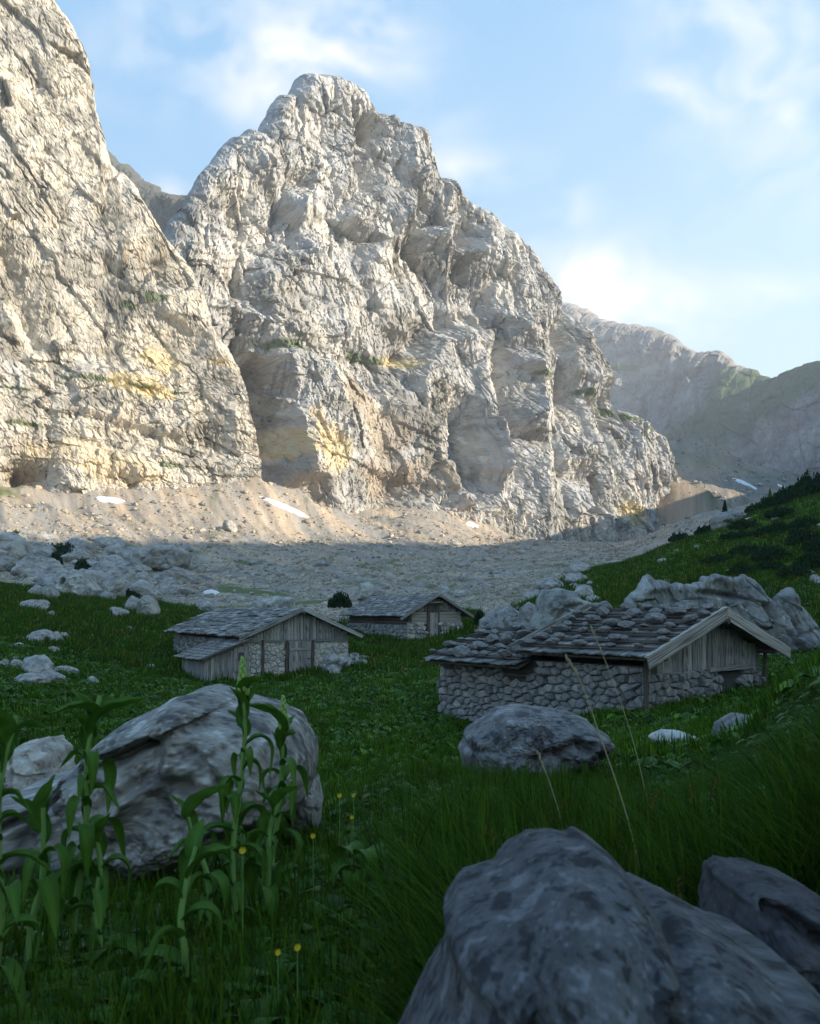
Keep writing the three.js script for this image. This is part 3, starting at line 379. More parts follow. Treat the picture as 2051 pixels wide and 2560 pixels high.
// the mountain side on the right of the valley, outside the picture: its crest throws the evening shadow that ends on the scree
{
  const X = 470, marks = [[0, 1335], [150, 1360], [400, 1385], [760, 1365], [870, 1352], [1000, 1362], [1150, 1370], [1290, 1372]].map(([x, y]) => hit(x, y));
  for (const [x, y] of [[1480, 1350], [1520, 1322], [1590, 1310], [1640, 1285], [1660, 1245]]) { const [s, h] = wallMain.sy(x, y); marks.push(new THREE.Vector3(...wallMain.point(s, h, 2))); }
  const crest = marks.map((p) => { const t = (X - p.x) / SUN.x; return [p.z + t * SUN.z, p.y + t * SUN.y]; }).sort((a, b) => b[0] - a[0]);
  console.log('crest', crest.map((c) => c.map((v) => v.toFixed(0)).join(':')).join(' '));
  const pts = [[400, 250], [150, 265], [0, 265], [-120, 235], ...crest.map(([z, y]) => [z, y]), [-520, 300], [-620, 400], [-760, 500], [-1000, 520]].sort((a, b) => b[0] - a[0]);
  const C = curve(pts.map(([z, y]) => [-z, y])), nu = 560, nv = 40, pos = new Float32Array((nu + 1) * (nv + 1) * 3), col = new Float32Array((nu + 1) * (nv + 1) * 3);
  for (let j = 0; j <= nv; j++) for (let i = 0; i <= nu; i++) {
    const z = mix(400, -1000, i / nu), X1 = X + 1.1 * Math.max(0, -z - 480), left = Math.min(190, X1 - 0.52 * Math.max(0, -z) - 40), t = j / nv * 2 - 1, o = (j * (nu + 1) + i) * 3, e = Math.abs(t), y = C(-z) + 1.6 * fbm(z / 14, 3, 71, 4) * smooth(0.3, 0, e) - 36 + 9 * fbm(z / 50, t * 4, 72, 4) * smooth(0.12, 0.5, e);
    pos[o] = X1 + t * (t < 0 ? left : 320) + 12 * fbm(z / 60, t * 5, 73, 4) * smooth(0, 0.2, e); pos[o + 1] = mix(y, -10, e ** 1.15); pos[o + 2] = z;
    const g = smooth(-0.1, 0.3, fbm(z / 30, t * 8, 74, 4)), c = mix3([0.05, 0.09, 0.025], [0.36, 0.34, 0.31], g); col[o] = c[0]; col[o + 1] = c[1]; col[o + 2] = c[2];
  }
  top('mountain_side', gridGeo(nu, nv, pos, col), vcMat(1), 'grassy mountain side closing the valley on the right', 'mountain', null, 'structure');
}

// ---------- boulders ----------
function lichen(x, y, z, k, f = 1) {   // weathered limestone: grey, paler scabs, dark algae
  const a = fbm(x * 2.2 * f, y * 2.2 * f, z * 2.2 * f + k, 4), b = fbm(x * 7 * f, y * 7 * f, z * 7 * f + k, 3), c = n3(x * 19 * f, y * 19 * f, z * 19 * f);
  let q = mix3([0.215, 0.212, 0.205], [0.4, 0.39, 0.37], clamp(0.45 + a * 1.2 + b * 0.7)); q = mix3(q, [0.085, 0.083, 0.08], 0.7 * smooth(0.12, 0.4, b - 0.5 * a)); q = mix3(q, [0.52, 0.51, 0.49], 0.7 * smooth(0.3, 0.5, fbm(x * 11 * f, y * 11 * f, z * 11 * f + k + 5, 2) + 0.2 * a));
  const v = 1 + 0.16 * c; return [q[0] * v, q[1] * v, q[2] * v];
}
const STONE = vcMat(0.95), CHIP = vcMat(0.95, { flatShading: true }), ROOFSTONE = vcMat(0.95, { color: new THREE.Color(0.62, 0.62, 0.64) });
function rockGeo(k, detail, flat = 0.75, size = 1) {
  seed(900 + k * 17); const pl = Array.from({ length: 17 }, () => { const v = new THREE.Vector3(rr(-1, 1), rr(-1, 1), rr(-1, 1)).normalize(); return [v, rr(0.68, 1)]; });
  let g = new THREE.IcosahedronGeometry(1, detail); g.deleteAttribute('uv'); g.deleteAttribute('normal'); g = mergeVertices(g, 1e-4);
  const p = g.attributes.position, col = new Float32Array(p.count * 3), v = new THREE.Vector3();
  for (let i = 0; i < p.count; i++) {
    v.fromBufferAttribute(p, i); let s = 0; for (const [n, d] of pl) { const t = n.dot(v); if (t > 0.05) s += (t / d) ** 34; }
    let r = Math.min(1.05, s ** (-1 / 34)); r += 0.11 * ridged(v.x * 1.9, v.y * 1.7, v.z * 1.7 + k, 3) + 0.045 * fbm(v.x * 5, v.y * 5, v.z * 5 + k, 3) - 0.07 * smooth(0.12, 0, Math.abs(n3(v.x * 1.5 + k, v.y * 2.4, v.z * 1.5)));
    v.multiplyScalar(r); p.setXYZ(i, v.x, v.y * flat, v.z); const c = lichen(v.x * size, v.y * size, v.z * size, k, 0.7); col[i * 3] = c[0] * 1.12; col[i * 3 + 1] = c[1] * 1.12; col[i * 3 + 2] = c[2] * 1.1;
  }
  g.setAttribute('color', new THREE.BufferAttribute(col, 3)); g.computeVertexNormals(); return g;
}
const ROCKS = Array.from({ length: 9 }, (_, k) => rockGeo(k, 9, rr(0.6, 0.85), 1.5)), SMALL = Array.from({ length: 5 }, (_, k) => rockGeo(20 + k, 8, 0.8, 0.8)), TINY = Array.from({ length: 3 }, (_, k) => rockGeo(30 + k, 1, 0.7, 0.8));
// a boulder whose outline is given in photograph pixels at distance d; t is its half thickness
function blob(name, pts, d, t, o, label, category = 'boulder', group = null) {
  if (typeof d !== 'number') d = -hit(d[0], d[1]).z; const P = pts.map(([x, y]) => at(x, y, d)), c = P.reduce((a, p) => a.add(p), new THREE.Vector3()).divideScalar(P.length), k = o.k ?? 1, nu = o.nu ?? 220, nv = o.nv ?? 130, f = o.f ?? 1;
  const R = (th) => { const dx = Math.cos(th), dy = Math.sin(th); let best = 0; for (let i = 0; i < P.length; i++) { const a = P[i], b = P[(i + 1) % P.length], ex = b.x - a.x, ey = b.y - a.y, ax = a.x - c.x, ay = a.y - c.y, den = dx * ey - dy * ex; if (Math.abs(den) < 1e-9) continue; const r = (ax * ey - ay * ex) / den, u = (ax * dy - ay * dx) / den; if (r > 0 && u >= -1e-6 && u <= 1 + 1e-6) best = Math.max(best, r); } return best; };
  const cracks = (o.cracks ?? []).map(([amp, w, ...q]) => { const l = []; for (let i = 0; i < q.length; i += 2) { const a = at(q[i], q[i + 1], d); l.push([a.x - c.x, a.y - c.y]); } return { type: 'g', amp, wid: w, p: l, x0: -99, x1: 99, y0: -99, y1: 99 }; });
  const steps = (o.steps ?? []).map(([amp, w, ...q]) => { const l = []; for (let i = 0; i < q.length; i += 2) { const a = at(q[i], q[i + 1], d); l.push([a.x - c.x, a.y - c.y]); } return { type: 's', amp, wid: w, p: l }; });
  const size = Math.max(...P.map((p) => p.distanceTo(c))), pos = new Float32Array((nu + 1) * (nv + 1) * 3), col = new Float32Array((nu + 1) * (nv + 1) * 3), e = o.e ?? 0.62;
  for (let j = 0; j <= nv; j++) for (let i = 0; i <= nu; i++) {
    const th = i === nu ? 0 : i / nu * 2 * Math.PI, ph = j / nv * Math.PI, q = Math.pow(Math.sin(ph), e), R0 = (R(th - 0.015) + R(th) * 2 + R(th + 0.015)) / 4, x = Math.cos(th) * R0 * q, y = Math.sin(th) * R0 * q, zc = Math.sign(Math.cos(ph)) * Math.pow(Math.abs(Math.cos(ph)), o.e2 ?? 0.8);
    let z = zc * t, X = x / size, Y = y / size, Z = z / size;
    const n = 0.1 * fbm(X * 1.6, Y * 1.6, Z * 1.6 + k, 3) + 0.055 * ridged(X * 3.1, Y * 3.1, Z * 3.1 + k, 3) + 0.022 * fbm(X * 9, Y * 9, Z * 9 + k, 3) + (o.grain ?? 0.008) * fbm(X * 34, Y * 34, Z * 34 + k, 2);
    const fr = smooth(-0.1, 0.35, zc), w = worley((X * 2.4 + 0.25 * Y) * 1.2, Y * 2.4, 200 + k), facet = (o.facet ?? 0.1) * ((w.a - 0.5) * w.dx + (w.b - 0.5) * w.dy) * smooth(0, 0.3, w.f2 - w.f1);
    let bump = n + facet; const inward = fr * (featureSum(cracks, x, y) + (steps.length ? steps.reduce((s, sp) => { let best = 1e9, side = 1; for (let m = 0; m + 1 < sp.p.length; m++) { const ax = sp.p[m][0], ay = sp.p[m][1], bx = sp.p[m + 1][0] - ax, by = sp.p[m + 1][1] - ay, tt = clamp(((x - ax) * bx + (y - ay) * by) / (bx * bx + by * by)), qx = x - ax - tt * bx, qy = y - ay - tt * by, dd = Math.hypot(qx, qy); if (dd < best) { best = dd; side = bx * qy - by * qx < 0 ? 1 : -1; } } return s + sp.amp * smooth(-0.02, 0.02, best * side) * Math.exp(-Math.max(0, best * side) / sp.wid); }, 0) : 0));
    const s = 1 + bump * (o.rough ?? 1) * 0.6, a = (j * (nu + 1) + i) * 3;
    z = z * (1 + bump * 1.6) + inward;
    pos[a] = x * s; pos[a + 1] = y * s; pos[a + 2] = z + (o.tilt ?? 0) * y;
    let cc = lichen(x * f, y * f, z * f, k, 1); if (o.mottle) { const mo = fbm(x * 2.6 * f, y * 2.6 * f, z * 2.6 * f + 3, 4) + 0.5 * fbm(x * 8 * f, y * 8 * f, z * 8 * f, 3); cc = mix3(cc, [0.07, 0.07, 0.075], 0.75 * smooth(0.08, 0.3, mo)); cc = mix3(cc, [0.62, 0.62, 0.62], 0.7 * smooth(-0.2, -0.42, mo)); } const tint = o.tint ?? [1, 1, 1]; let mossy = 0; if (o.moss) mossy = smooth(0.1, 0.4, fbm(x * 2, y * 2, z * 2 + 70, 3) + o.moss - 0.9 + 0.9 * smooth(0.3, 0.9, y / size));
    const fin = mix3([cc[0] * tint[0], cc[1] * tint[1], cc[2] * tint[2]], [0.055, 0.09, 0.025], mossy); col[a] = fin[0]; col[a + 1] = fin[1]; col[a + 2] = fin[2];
  }
  const idxFlip = gridGeo(nu, nv, pos, col), m = top(name, idxFlip, STONE, label, category, group); m.position.copy(c); return m;
}
blob('boulder', [[-60, 2060], [0, 2000], [90, 1960], [200, 1935], [300, 1862], [340, 1810], [420, 1762], [500, 1722], [545, 1716], [610, 1738], [680, 1760], [735, 1800], [765, 1870], [772, 1925], [760, 1985], [700, 2020], [600, 2060], [480, 2110], [360, 2180], [290, 2230], [150, 2230], [0, 2200], [-60, 2180]], 5.6, 1.0,
  { k: 3, nu: 420, nv: 240, f: 2.6, facet: 0.5, tint: [0.88, 0.87, 0.84], mottle: 1, grain: 0.016, cracks: [[0.3, 0.028, 300, 1882, 360, 1852, 430, 1826, 505, 1782], [0.2, 0.022, 40, 2020, 160, 1985, 240, 1950, 300, 1905], [0.16, 0.05, 440, 1890, 500, 1882, 590, 1892], [0.08, 0.03, 560, 1800, 640, 1900, 660, 1990]], steps: [[0.14, 0.5, 520, 1780, 430, 1824, 300, 1886, 100, 2020]], tilt: 0.25, e: 0.55 },
  'long tilted grey boulder split by a crack behind the leafy plants on the left');
blob('boulder', [[760, 1960], [800, 1915], [815, 1950], [825, 2000], [820, 2060], [760, 2080], [730, 2020]].map(([x, y]) => [x - 20, y]), 5.9, 0.22, { k: 5, nu: 120, nv: 70, f: 2.2, moss: 0.35 }, 'small mossy rock tucked against the right end of the long tilted boulder');
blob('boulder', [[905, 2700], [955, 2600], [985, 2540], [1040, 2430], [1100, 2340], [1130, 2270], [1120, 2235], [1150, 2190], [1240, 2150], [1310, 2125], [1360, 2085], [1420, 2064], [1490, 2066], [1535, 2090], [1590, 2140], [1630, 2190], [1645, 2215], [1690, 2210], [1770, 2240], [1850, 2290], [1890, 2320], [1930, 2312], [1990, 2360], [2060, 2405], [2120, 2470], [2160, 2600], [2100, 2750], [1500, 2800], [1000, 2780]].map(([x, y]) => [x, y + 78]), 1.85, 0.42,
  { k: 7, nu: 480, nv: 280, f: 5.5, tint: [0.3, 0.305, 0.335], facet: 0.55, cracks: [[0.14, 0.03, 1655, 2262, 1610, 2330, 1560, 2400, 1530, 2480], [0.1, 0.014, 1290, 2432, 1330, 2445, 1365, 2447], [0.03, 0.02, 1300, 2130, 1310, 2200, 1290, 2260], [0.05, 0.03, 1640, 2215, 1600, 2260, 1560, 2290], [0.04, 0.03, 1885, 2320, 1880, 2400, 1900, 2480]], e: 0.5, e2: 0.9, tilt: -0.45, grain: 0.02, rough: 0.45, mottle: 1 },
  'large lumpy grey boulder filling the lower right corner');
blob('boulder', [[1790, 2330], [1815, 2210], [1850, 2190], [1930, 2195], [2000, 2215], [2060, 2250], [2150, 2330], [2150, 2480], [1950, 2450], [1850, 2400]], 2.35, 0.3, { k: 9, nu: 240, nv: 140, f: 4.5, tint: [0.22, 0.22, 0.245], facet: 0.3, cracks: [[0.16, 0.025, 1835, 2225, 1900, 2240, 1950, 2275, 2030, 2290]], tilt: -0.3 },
  'dark cracked rock behind the large boulder at the right edge');
blob('boulder', [[1150, 1870], [1160, 1835], [1200, 1805], [1245, 1775], [1300, 1768], [1360, 1775], [1430, 1785], [1480, 1815], [1515, 1848], [1500, 1880], [1440, 1930], [1330, 1960], [1220, 1955], [1170, 1925]], 8.8, 0.75, { k: 12, nu: 320, nv: 190, f: 1.8, tint: [0.58, 0.58, 0.6], facet: 0.5, mottle: 0.6, grain: 0.02, cracks: [[0.18, 0.05, 1350, 1858, 1400, 1838, 1450, 1845], [0.06, 0.03, 1180, 1860, 1240, 1850, 1300, 1800]] },
  'rounded grey boulder in the grass before the stone hut with the roof stones');
blob('boulder', [[1625, 1842], [1660, 1826], [1700, 1828], [1750, 1845], [1740, 1860], [1640, 1862]], 12.5, 0.35, { k: 14, nu: 90, nv: 50, f: 2, tint: [1.5, 1.5, 1.5] }, 'low pale rock lying in the grass before the gable of the near hut');
blob('boulder', [[1790, 1850], [1800, 1810], [1840, 1785], [1880, 1790], [1895, 1830], [1890, 1880], [1800, 1885]], 11, 0.4, { k: 15, nu: 90, nv: 60, f: 2, tint: [0.7, 0.72, 0.75] }, 'dark rock half hidden in tall grass right of the low pale rock');
blob('boulder', [[30, 1960], [40, 1885], [80, 1855], [120, 1850], [150, 1870], [160, 1930], [150, 1990], [60, 2010]], 6.6, 0.4, { k: 17, nu: 140, nv: 90, f: 2.4, tint: [1.25, 1.22, 1.15], facet: 0.4 }, 'pale pitted rock behind the leafy plants near the left edge');
blob('boulder', [[-60, 2000], [-40, 1900], [10, 1880], [40, 1910], [60, 1960], [40, 2010]], 6.8, 0.4, { k: 18, nu: 90, nv: 60, f: 2.4, tint: [1.1, 1.1, 1.08] }, 'rough grey rock cut off by the left edge of the picture');
// rocks round the huts
{
  const w = makeWall([9.0, -38.6], [20.2, -41.2], 0.12, -1, 0.7);
  cliffMesh('rock_outcrop', w, {
    nu: 330, nv: 150, thick: 5, jag: 0.16, rag: 0.07, edge: 0.06, sink: 3, category: 'rock', material: STONE,
    outline: [[1535, 1600], [1545, 1560], [1560, 1500], [1590, 1470], [1615, 1438], [1640, 1452], [1680, 1460], [1745, 1458], [1752, 1440], [1790, 1436], [1830, 1445], [1860, 1438], [1880, 1448], [1905, 1475], [1930, 1502], [1950, 1475], [1970, 1467], [1985, 1490], [2010, 1530], [2045, 1580], [2080, 1660], [2110, 1740]], base: [[1535, 1640], [1700, 1660], [1900, 1690], [2110, 1750]],
    features: [['s', -1.6, 6, 1868, 1425, 1885, 1500, 1900, 1700], ['g', 0.5, 0.12, 1740, 1478, 1800, 1482, 1880, 1494], ['g', 0.9, 0.3, 1925, 1495, 1945, 1570, 1990, 1660], ['g', 0.4, 0.12, 1580, 1490, 1610, 1525, 1620, 1600], ['s', 0.8, 1.5, 1760, 1700, 1755, 1560, 1748, 1450], ['g', 0.4, 0.1, 1960, 1500, 2010, 1600], ['s', 0.5, 1.2, 1650, 1650, 1640, 1560, 1630, 1450]],
    shape(s, y) { const rough = smooth(5.6, 7.2, s) * 0.8 + 0.25 + smooth(2.6, 1.6, s) * 0.7; return 0.6 * fbm(s / 3, y / 3, 1.7, 3) + rough * (blocks(s + 0.4 * y, y, 0.9, 1.7, 411, 0.36, 0.15, 0.3, 0.08) + blocks(s + 0.5 * y, y, 0.34, 2, 421, 0.4, 0.05, 0.1, 0.1)) + 0.05 * ridged(s / 0.3, y / 1.5, 3, 2) + 0.03 * n3(s / 0.07, y / 0.09, 2); },
    color(s, y) { const c = lichen(s * 0.6, y * 0.6, 3, 21, 0.8), st = 0.5 * smooth(0.2, 0.7, ridged(s / 0.35, y / 4, 8, 2)) * smooth(6.6, 5.8, s), g = smooth(0.15, 0.4, fbm(s, y, 44, 3) + 0.5 * smooth(2.2, 3.2, y) - 0.25) * smooth(4, 3, s); return mix3(mix3([c[0] * 0.95, c[1] * 0.98, c[2]], [0.1, 0.115, 0.12], st), [0.05, 0.09, 0.02], g * 0.8); },
  }, 'huge sheer grey rock rising behind the near stone hut');
}
blob('rock_outcrop', [[1330, 1560], [1345, 1500], [1360, 1475], [1390, 1470], [1430, 1480], [1450, 1500], [1490, 1515], [1510, 1545], [1515, 1620], [1320, 1630]], 44, 1.6, { k: 23, nu: 200, nv: 120, f: 0.6, facet: 0.4, tint: [0.95, 1, 1], cracks: [[0.4, 0.1, 1370, 1560, 1400, 1520, 1450, 1510]], moss: 0.5 }, 'mossy rock hump behind the annex roof of the near hut');
blob('rock_outcrop', [[1195, 1600], [1200, 1550], [1225, 1530], [1265, 1515], [1300, 1530], [1312, 1570], [1305, 1620], [1210, 1630]], 52, 1.4, { k: 24, nu: 160, nv: 100, f: 0.6, facet: 0.4 }, 'grey rounded rock between the far hut and the mossy rock hump');
blob('rock_outcrop', [[1290, 1580], [1300, 1520], [1320, 1505], [1340, 1515], [1345, 1570], [1330, 1600]], 49, 0.8, { k: 25, nu: 100, nv: 60, f: 0.6 }, 'narrow upright rock left of the mossy rock hump');
blob('boulder', [[655, 1530], [660, 1500], [690, 1492], [735, 1495], [740, 1530], [735, 1560], [660, 1560]], 70, 1.5, { k: 26, nu: 110, nv: 70, f: 0.5, tint: [1.35, 1.35, 1.3], e: 0.4 }, 'pale block of rock behind the roof of the left hut');
blob('boulder', [[893, 1500], [900, 1460], [925, 1455], [945, 1470], [965, 1478], [965, 1510]], 78, 1.4, { k: 27, nu: 90, nv: 60, f: 0.5, tint: [1.3, 1.3, 1.25] }, 'pale rock behind the roof of the far hut');
blob('boulder', [[325, 1415], [335, 1385], [365, 1368], [410, 1362], [450, 1366], [475, 1385], [470, 1415], [440, 1430], [380, 1430], [340, 1432]], [400, 1420], 5, { k: 28, nu: 160, nv: 100, f: 0.25, moss: 0.5, facet: 0.4, tint: [1.1, 1.1, 1.05] }, 'large boulder with a grassy top on the shadow edge of the scree');
blob('boulder', [[1782, 1320], [1785, 1295], [1800, 1282], [1840, 1280], [1865, 1295], [1870, 1315], [1850, 1335], [1790, 1340]], 110, 3, { k: 29, nu: 140, nv: 90, f: 0.3, facet: 0.4, tint: [0.95, 0.95, 0.95] }, 'grey rock carrying a small fir on the crest of the dark hill');
blob('boulder', [[0, 1455], [-40, 1380], [0, 1335], [30, 1332], [60, 1352], [75, 1390], [60, 1440]], [40, 1425], 4, { k: 31, nu: 150, nv: 90, f: 0.25, facet: 0.4, tint: [1.25, 1.25, 1.2] }, 'pale outcrop at the left edge below the sunlit scree');
blob('boulder', [[150, 1480], [165, 1440], [190, 1425], [220, 1440], [245, 1475], [235, 1500], [170, 1500]], [200, 1488], 3, { k: 32, nu: 130, nv: 80, f: 0.25, facet: 0.4, tint: [1.3, 1.3, 1.25] }, 'pale slanting slab below the dark pine scrub on the left');
blob('boulder', [[350, 1535], [355, 1500], [368, 1488], [385, 1500], [395, 1535], [380, 1550]], [370, 1538], 1.8, { k: 33, nu: 100, nv: 60, f: 0.3, tint: [1.2, 1.2, 1.15] }, 'upright pale rock at the edge of the meadow left of the left hut');

function place(geo, p, s, turn, sink = 0.25) { const o = new THREE.Object3D(); o.position.set(p.x, p.y + s.y * (0.75 - sink * 2) * 0.6, p.z); o.rotation.set(rr(-0.25, 0.25), turn, rr(-0.25, 0.25)); o.scale.copy(s); return o; }
function cluster(list, label, name = 'rock_outcrop') {   // an outcrop of several blocks: one thing with its rocks as parts
  const first = hit(list[0][0], list[0][1]), g = groupThing(name, label, 'rock'); g.position.copy(first);
  for (const [x, y, w, h] of list) { const p = hit(x, y), m = w * 0.4 / F * -p.z / 2, mesh = part('rock', ROCKS[Math.floor(rnd() * 9)], STONE, g), v = h * 0.4 / F * -p.z / 1.3; mesh.position.set(p.x - first.x, p.y - first.y + v * 0.35, p.z - first.z); mesh.scale.set(m, v, m); mesh.rotation.set(0, rr(0, 6), rr(-0.25, 0.25)); }
}
seed(41);
cluster([[115, 1600, 70, 34], [78, 1602, 40, 24], [90, 1608, 34, 26], [140, 1608, 40, 30], [160, 1598, 28, 22]], 'low cluster of grey rocks in the upper left meadow');
cluster([[95, 1690, 90, 60], [85, 1716, 90, 44], [130, 1705, 60, 40], [165, 1685, 60, 26]], 'grey rock outcrop with a grassy cleft in the lower left meadow');
cluster([[85, 1524, 66, 30], [105, 1520, 40, 26]], 'flat pale rock in the grass under the left rock field');
cluster([[90, 1488, 36, 34], [124, 1496, 44, 40], [128, 1478, 30, 26]], 'pair of pale rounded rocks at the upper edge of the left meadow');
cluster([[300, 1540, 44, 28], [330, 1528, 40, 40], [285, 1532, 30, 20]], 'rocks at the meadow edge below the lower pine scrub');
cluster([[575, 1328, 34, 36]], 'lone dark rock on the sunlit scree throwing a long shadow', 'scree_boulder');
function scatter(n, region, smin, smax, label, group, geos, keep) {
  let made = 0, tries = 0; const all = []; while (made < n && tries++ < n * 6) {
    const fx = rr(region[0], region[2]), fy = rr(region[1], region[3]); if (keep && !keep(fx, fy)) continue; const p = hit(fx, fy); if (!p || -p.z > 420) continue;
    const m = smin * Math.pow(smax / smin, Math.pow(rnd(), 1.8)) * 0.5, mesh = top('boulder', geos[Math.floor(rnd() * geos.length)], CHIP, label, 'boulder', group);
    mesh.position.set(p.x, p.y + m * 0.25, p.z); mesh.scale.set(m * rr(0.8, 1.3), m * rr(0.7, 1.1), m * rr(0.8, 1.3)); mesh.rotation.set(rr(-0.3, 0.3), rr(0, 6.3), rr(-0.3, 0.3)); made++; all.push([m / -p.z, mesh]);
  }
  const rank = ['largest', 'second largest', 'third largest', 'fourth largest', 'fifth largest', 'sixth largest', 'seventh largest', 'eighth largest'];   // by how large they show
  all.sort((a, b) => b[0] - a[0]).slice(0, n > 20 ? 8 : 3).forEach(([, m], i) => { m.userData.label = rank[i] + ' ' + label; });
  all.slice(n > 20 ? 8 : 3).forEach(([, m]) => { m.userData.label = 'lesser ' + label; });
}
seed(42);
scatter(130, [0, 1350, 470, 1500], 1.6, 6, 'boulder of the rock field between left meadow and scree', 'boulders of the left rock field', SMALL, (x, y) => y < 1440 + x * 0.25 && y > 1345 + x * 0.05);
scatter(55, [440, 1395, 1120, 1530], 0.7, 3, 'boulder on the shaded scree behind the two distant huts', 'boulders behind the two distant huts', SMALL);
scatter(60, [1130, 1340, 1470, 1500], 0.7, 3.2, 'boulder in the stony gully right of the far hut', 'boulders of the stony gully', SMALL);
scatter(48, [1450, 1300, 2051, 1520], 0.25, 1.4, 'stone on the dark grassy hill behind the near hut', 'stones on the dark hill', SMALL, (x, y) => y > 1440 - (x - 1450) * 0.34);
scatter(14, [0, 1530, 380, 1720], 0.25, 0.8, 'loose stone lying in the left meadow', 'stones in the left meadow', SMALL);
scatter(26, [40, 1260, 1300, 1350], 0.8, 2.6, 'boulder lying on the sunlit scree under the cliffs', 'boulders on the sunlit scree', SMALL);
// the countless stones of the scree
function stuffStones(n, count, keep, smin, smax, name, label) {
  const m = new THREE.InstancedMesh(TINY[n % 3], CHIP, count), o = new THREE.Object3D(); let k = 0, tries = 0;
  while (k < count && tries++ < count * 8) {
    const px = rr(-10, 830), d = 70 * Math.pow(px > 640 ? 11.5 : 6.2, Math.pow(rnd(), 0.8)), x = (px - CX) / F * d, z = -d; if (!keep(x, z, px, d)) continue;
    const s = smin * Math.pow(smax / smin, Math.pow(rnd(), 4)) * (0.4 + d / 330); o.position.set(x, groundH(x, z) + s * 0.1, z); o.rotation.set(rr(-0.4, 0.4), rr(0, 6.3), rr(-0.4, 0.4)); o.scale.set(s * rr(0.7, 1.3), s, s * rr(0.7, 1.3)); o.updateMatrix(); m.setMatrixAt(k, o.matrix);
    const v = rr(0.75, 1.35); m.setColorAt(k, new THREE.Color(v * 1.0, v * 0.9, v * 0.78)); k++;
  }
  m.count = k; m.name = name; scene.add(m); shade(m); tag(m, label, 'stones', null, 'stuff');
}
seed(43);
const onScree = (x, z, px, d) => rnd() > mossy(x, z, d) * 0.85 && rnd() < scree(x, z, px, d) * (0.35 + 0.65 * smooth(-0.1, 0.3, fbm(x / 22, z / 30, 88, 3))) && (() => { const a = wallLeft.plan(x, z), b = wallMain.plan(x, z); return !((a[1] < 0 && a[0] > wallLeft.s0 && a[0] < wallLeft.s1) || (b[1] < 0 && b[0] > wallMain.s0 && b[0] < wallMain.s1)); })();
stuffStones(0, 16000, onScree, 0.1, 1.0, 'scree_stones', 'loose pale stones strewn over the scree slope');
stuffStones(1, 70000, onScree, 0.07, 0.36, 'scree_rubble', 'fine grey rubble covering the scree slope');
stuffStones(2, 260, (x, z, px, d) => d < 130 && px > 560 && scree(x, z, px, d) < 0.4, 0.1, 0.4, 'hill_stones', 'small pale stones speckling the dark grassy hill');
// old snow at the foot of the walls
function snow(fx, fy, w, h, lean, label) {
  const nu = 36, nv = 10, pos = new Float32Array((nu + 1) * (nv + 1) * 3), c = hit(fx, fy); if (!c) return;
  for (let j = 0; j <= nv; j++) for (let i = 0; i <= nu; i++) {
    const th = i / nu * 6.2832, r = j / nv * (1 + 0.25 * n3(Math.cos(th) * 2, Math.sin(th) * 2, fx)), u = Math.cos(th) * r * w / 2, p = hit(fx + u, fy + Math.sin(th) * r * h / 2 + u * lean) ?? c, q = Math.abs(p.z - c.z) > 40 ? c : p, o = (j * (nu + 1) + i) * 3;
    pos[o] = q.x - c.x; pos[o + 1] = q.y - c.y + 0.75 * (1 - (j / nv) ** 3) - 0.15; pos[o + 2] = q.z - c.z;
  }
  const m = top('snow_patch', gridGeo(nu, nv, pos, null), new THREE.MeshStandardMaterial({ color: new THREE.Color(0.78, 0.79, 0.82), roughness: 0.9, side: THREE.DoubleSide }), label, 'snow patch', 'old snow patches'); m.position.copy(c);
}
snow(275, 1250, 80, 14, 0.12, 'thin snow patch under the left cliff');
snow(712, 1268, 130, 14, 0.42, 'slanting snow strip at the foot of the gully between cliff and peak');
snow(1180, 1312, 34, 14, 0.3, 'small snow patch under the middle of the peak');
snow(1862, 1209, 60, 12, 0.42, 'slanting snow strip on the far orange scree');
snow(1960, 1217, 40, 8, 0.42, 'thin snow streak on the far scree near the right edge');
snow(530, 1485, 50, 10, 0.1, 'small snow remnant at the foot of the scree left of the left hut');
console.log('rocks done');

// ---------- huts ----------
function grainTexture(k, dark) {
  const w = 128, h = 256, d = new Uint8Array(w * h * 4);
  for (let j = 0; j < h; j++) for (let i = 0; i < w; i++) {
    const u = i / w, v = j / h, g = 0.86 + 0.3 * fbm(u * 26, v * 1.6, k, 4) + 0.2 * n3(u * 70, v * 4, k) - 0.32 * smooth(0.62, 0.85, ridged(u * 9, v * 1.1, k + 4, 2)) + 0.1 * fbm(u * 3, v * 5, k + 8, 3), o = (j * w + i) * 4, c = clamp(g * dark) * 255;
    d[o] = c; d[o + 1] = c; d[o + 2] = c; d[o + 3] = 255;
  }
  const t = new THREE.DataTexture(d, w, h); t.wrapS = t.wrapT = THREE.RepeatWrapping; t.magFilter = THREE.LinearFilter; t.colorSpace = THREE.SRGBColorSpace; t.needsUpdate = true; return t;
}
function stoneTexture(k) {
  const w = 256, d = new Uint8Array(w * w * 4);
  for (let j = 0; j < w; j++) for (let i = 0; i < w; i++) {
    const a = i / w * 6.2832, b = j / w * 6.2832, x = Math.cos(a) * 1.6, y = Math.sin(a) * 1.6, z = Math.cos(b) * 1.6, q = Math.sin(b) * 1.6, g = 0.88 + 0.3 * fbm(x + q * 0.7, y + k, z + q, 5, 0.62) + 0.16 * n3(x * 9 + q, y * 9, z * 9 + q * 9) - 0.25 * smooth(0.25, 0.5, fbm(x * 3 + 9, y * 3 + q, z * 3, 3)), o = (j * w + i) * 4, c = clamp(g) * 255;
    d[o] = c; d[o + 1] = c; d[o + 2] = c * 0.99; d[o + 3] = 255;
  }
  const t = new THREE.DataTexture(d, w, w); t.wrapS = t.wrapT = THREE.RepeatWrapping; t.magFilter = THREE.LinearFilter; t.colorSpace = THREE.SRGBColorSpace; t.needsUpdate = true; return t;
}
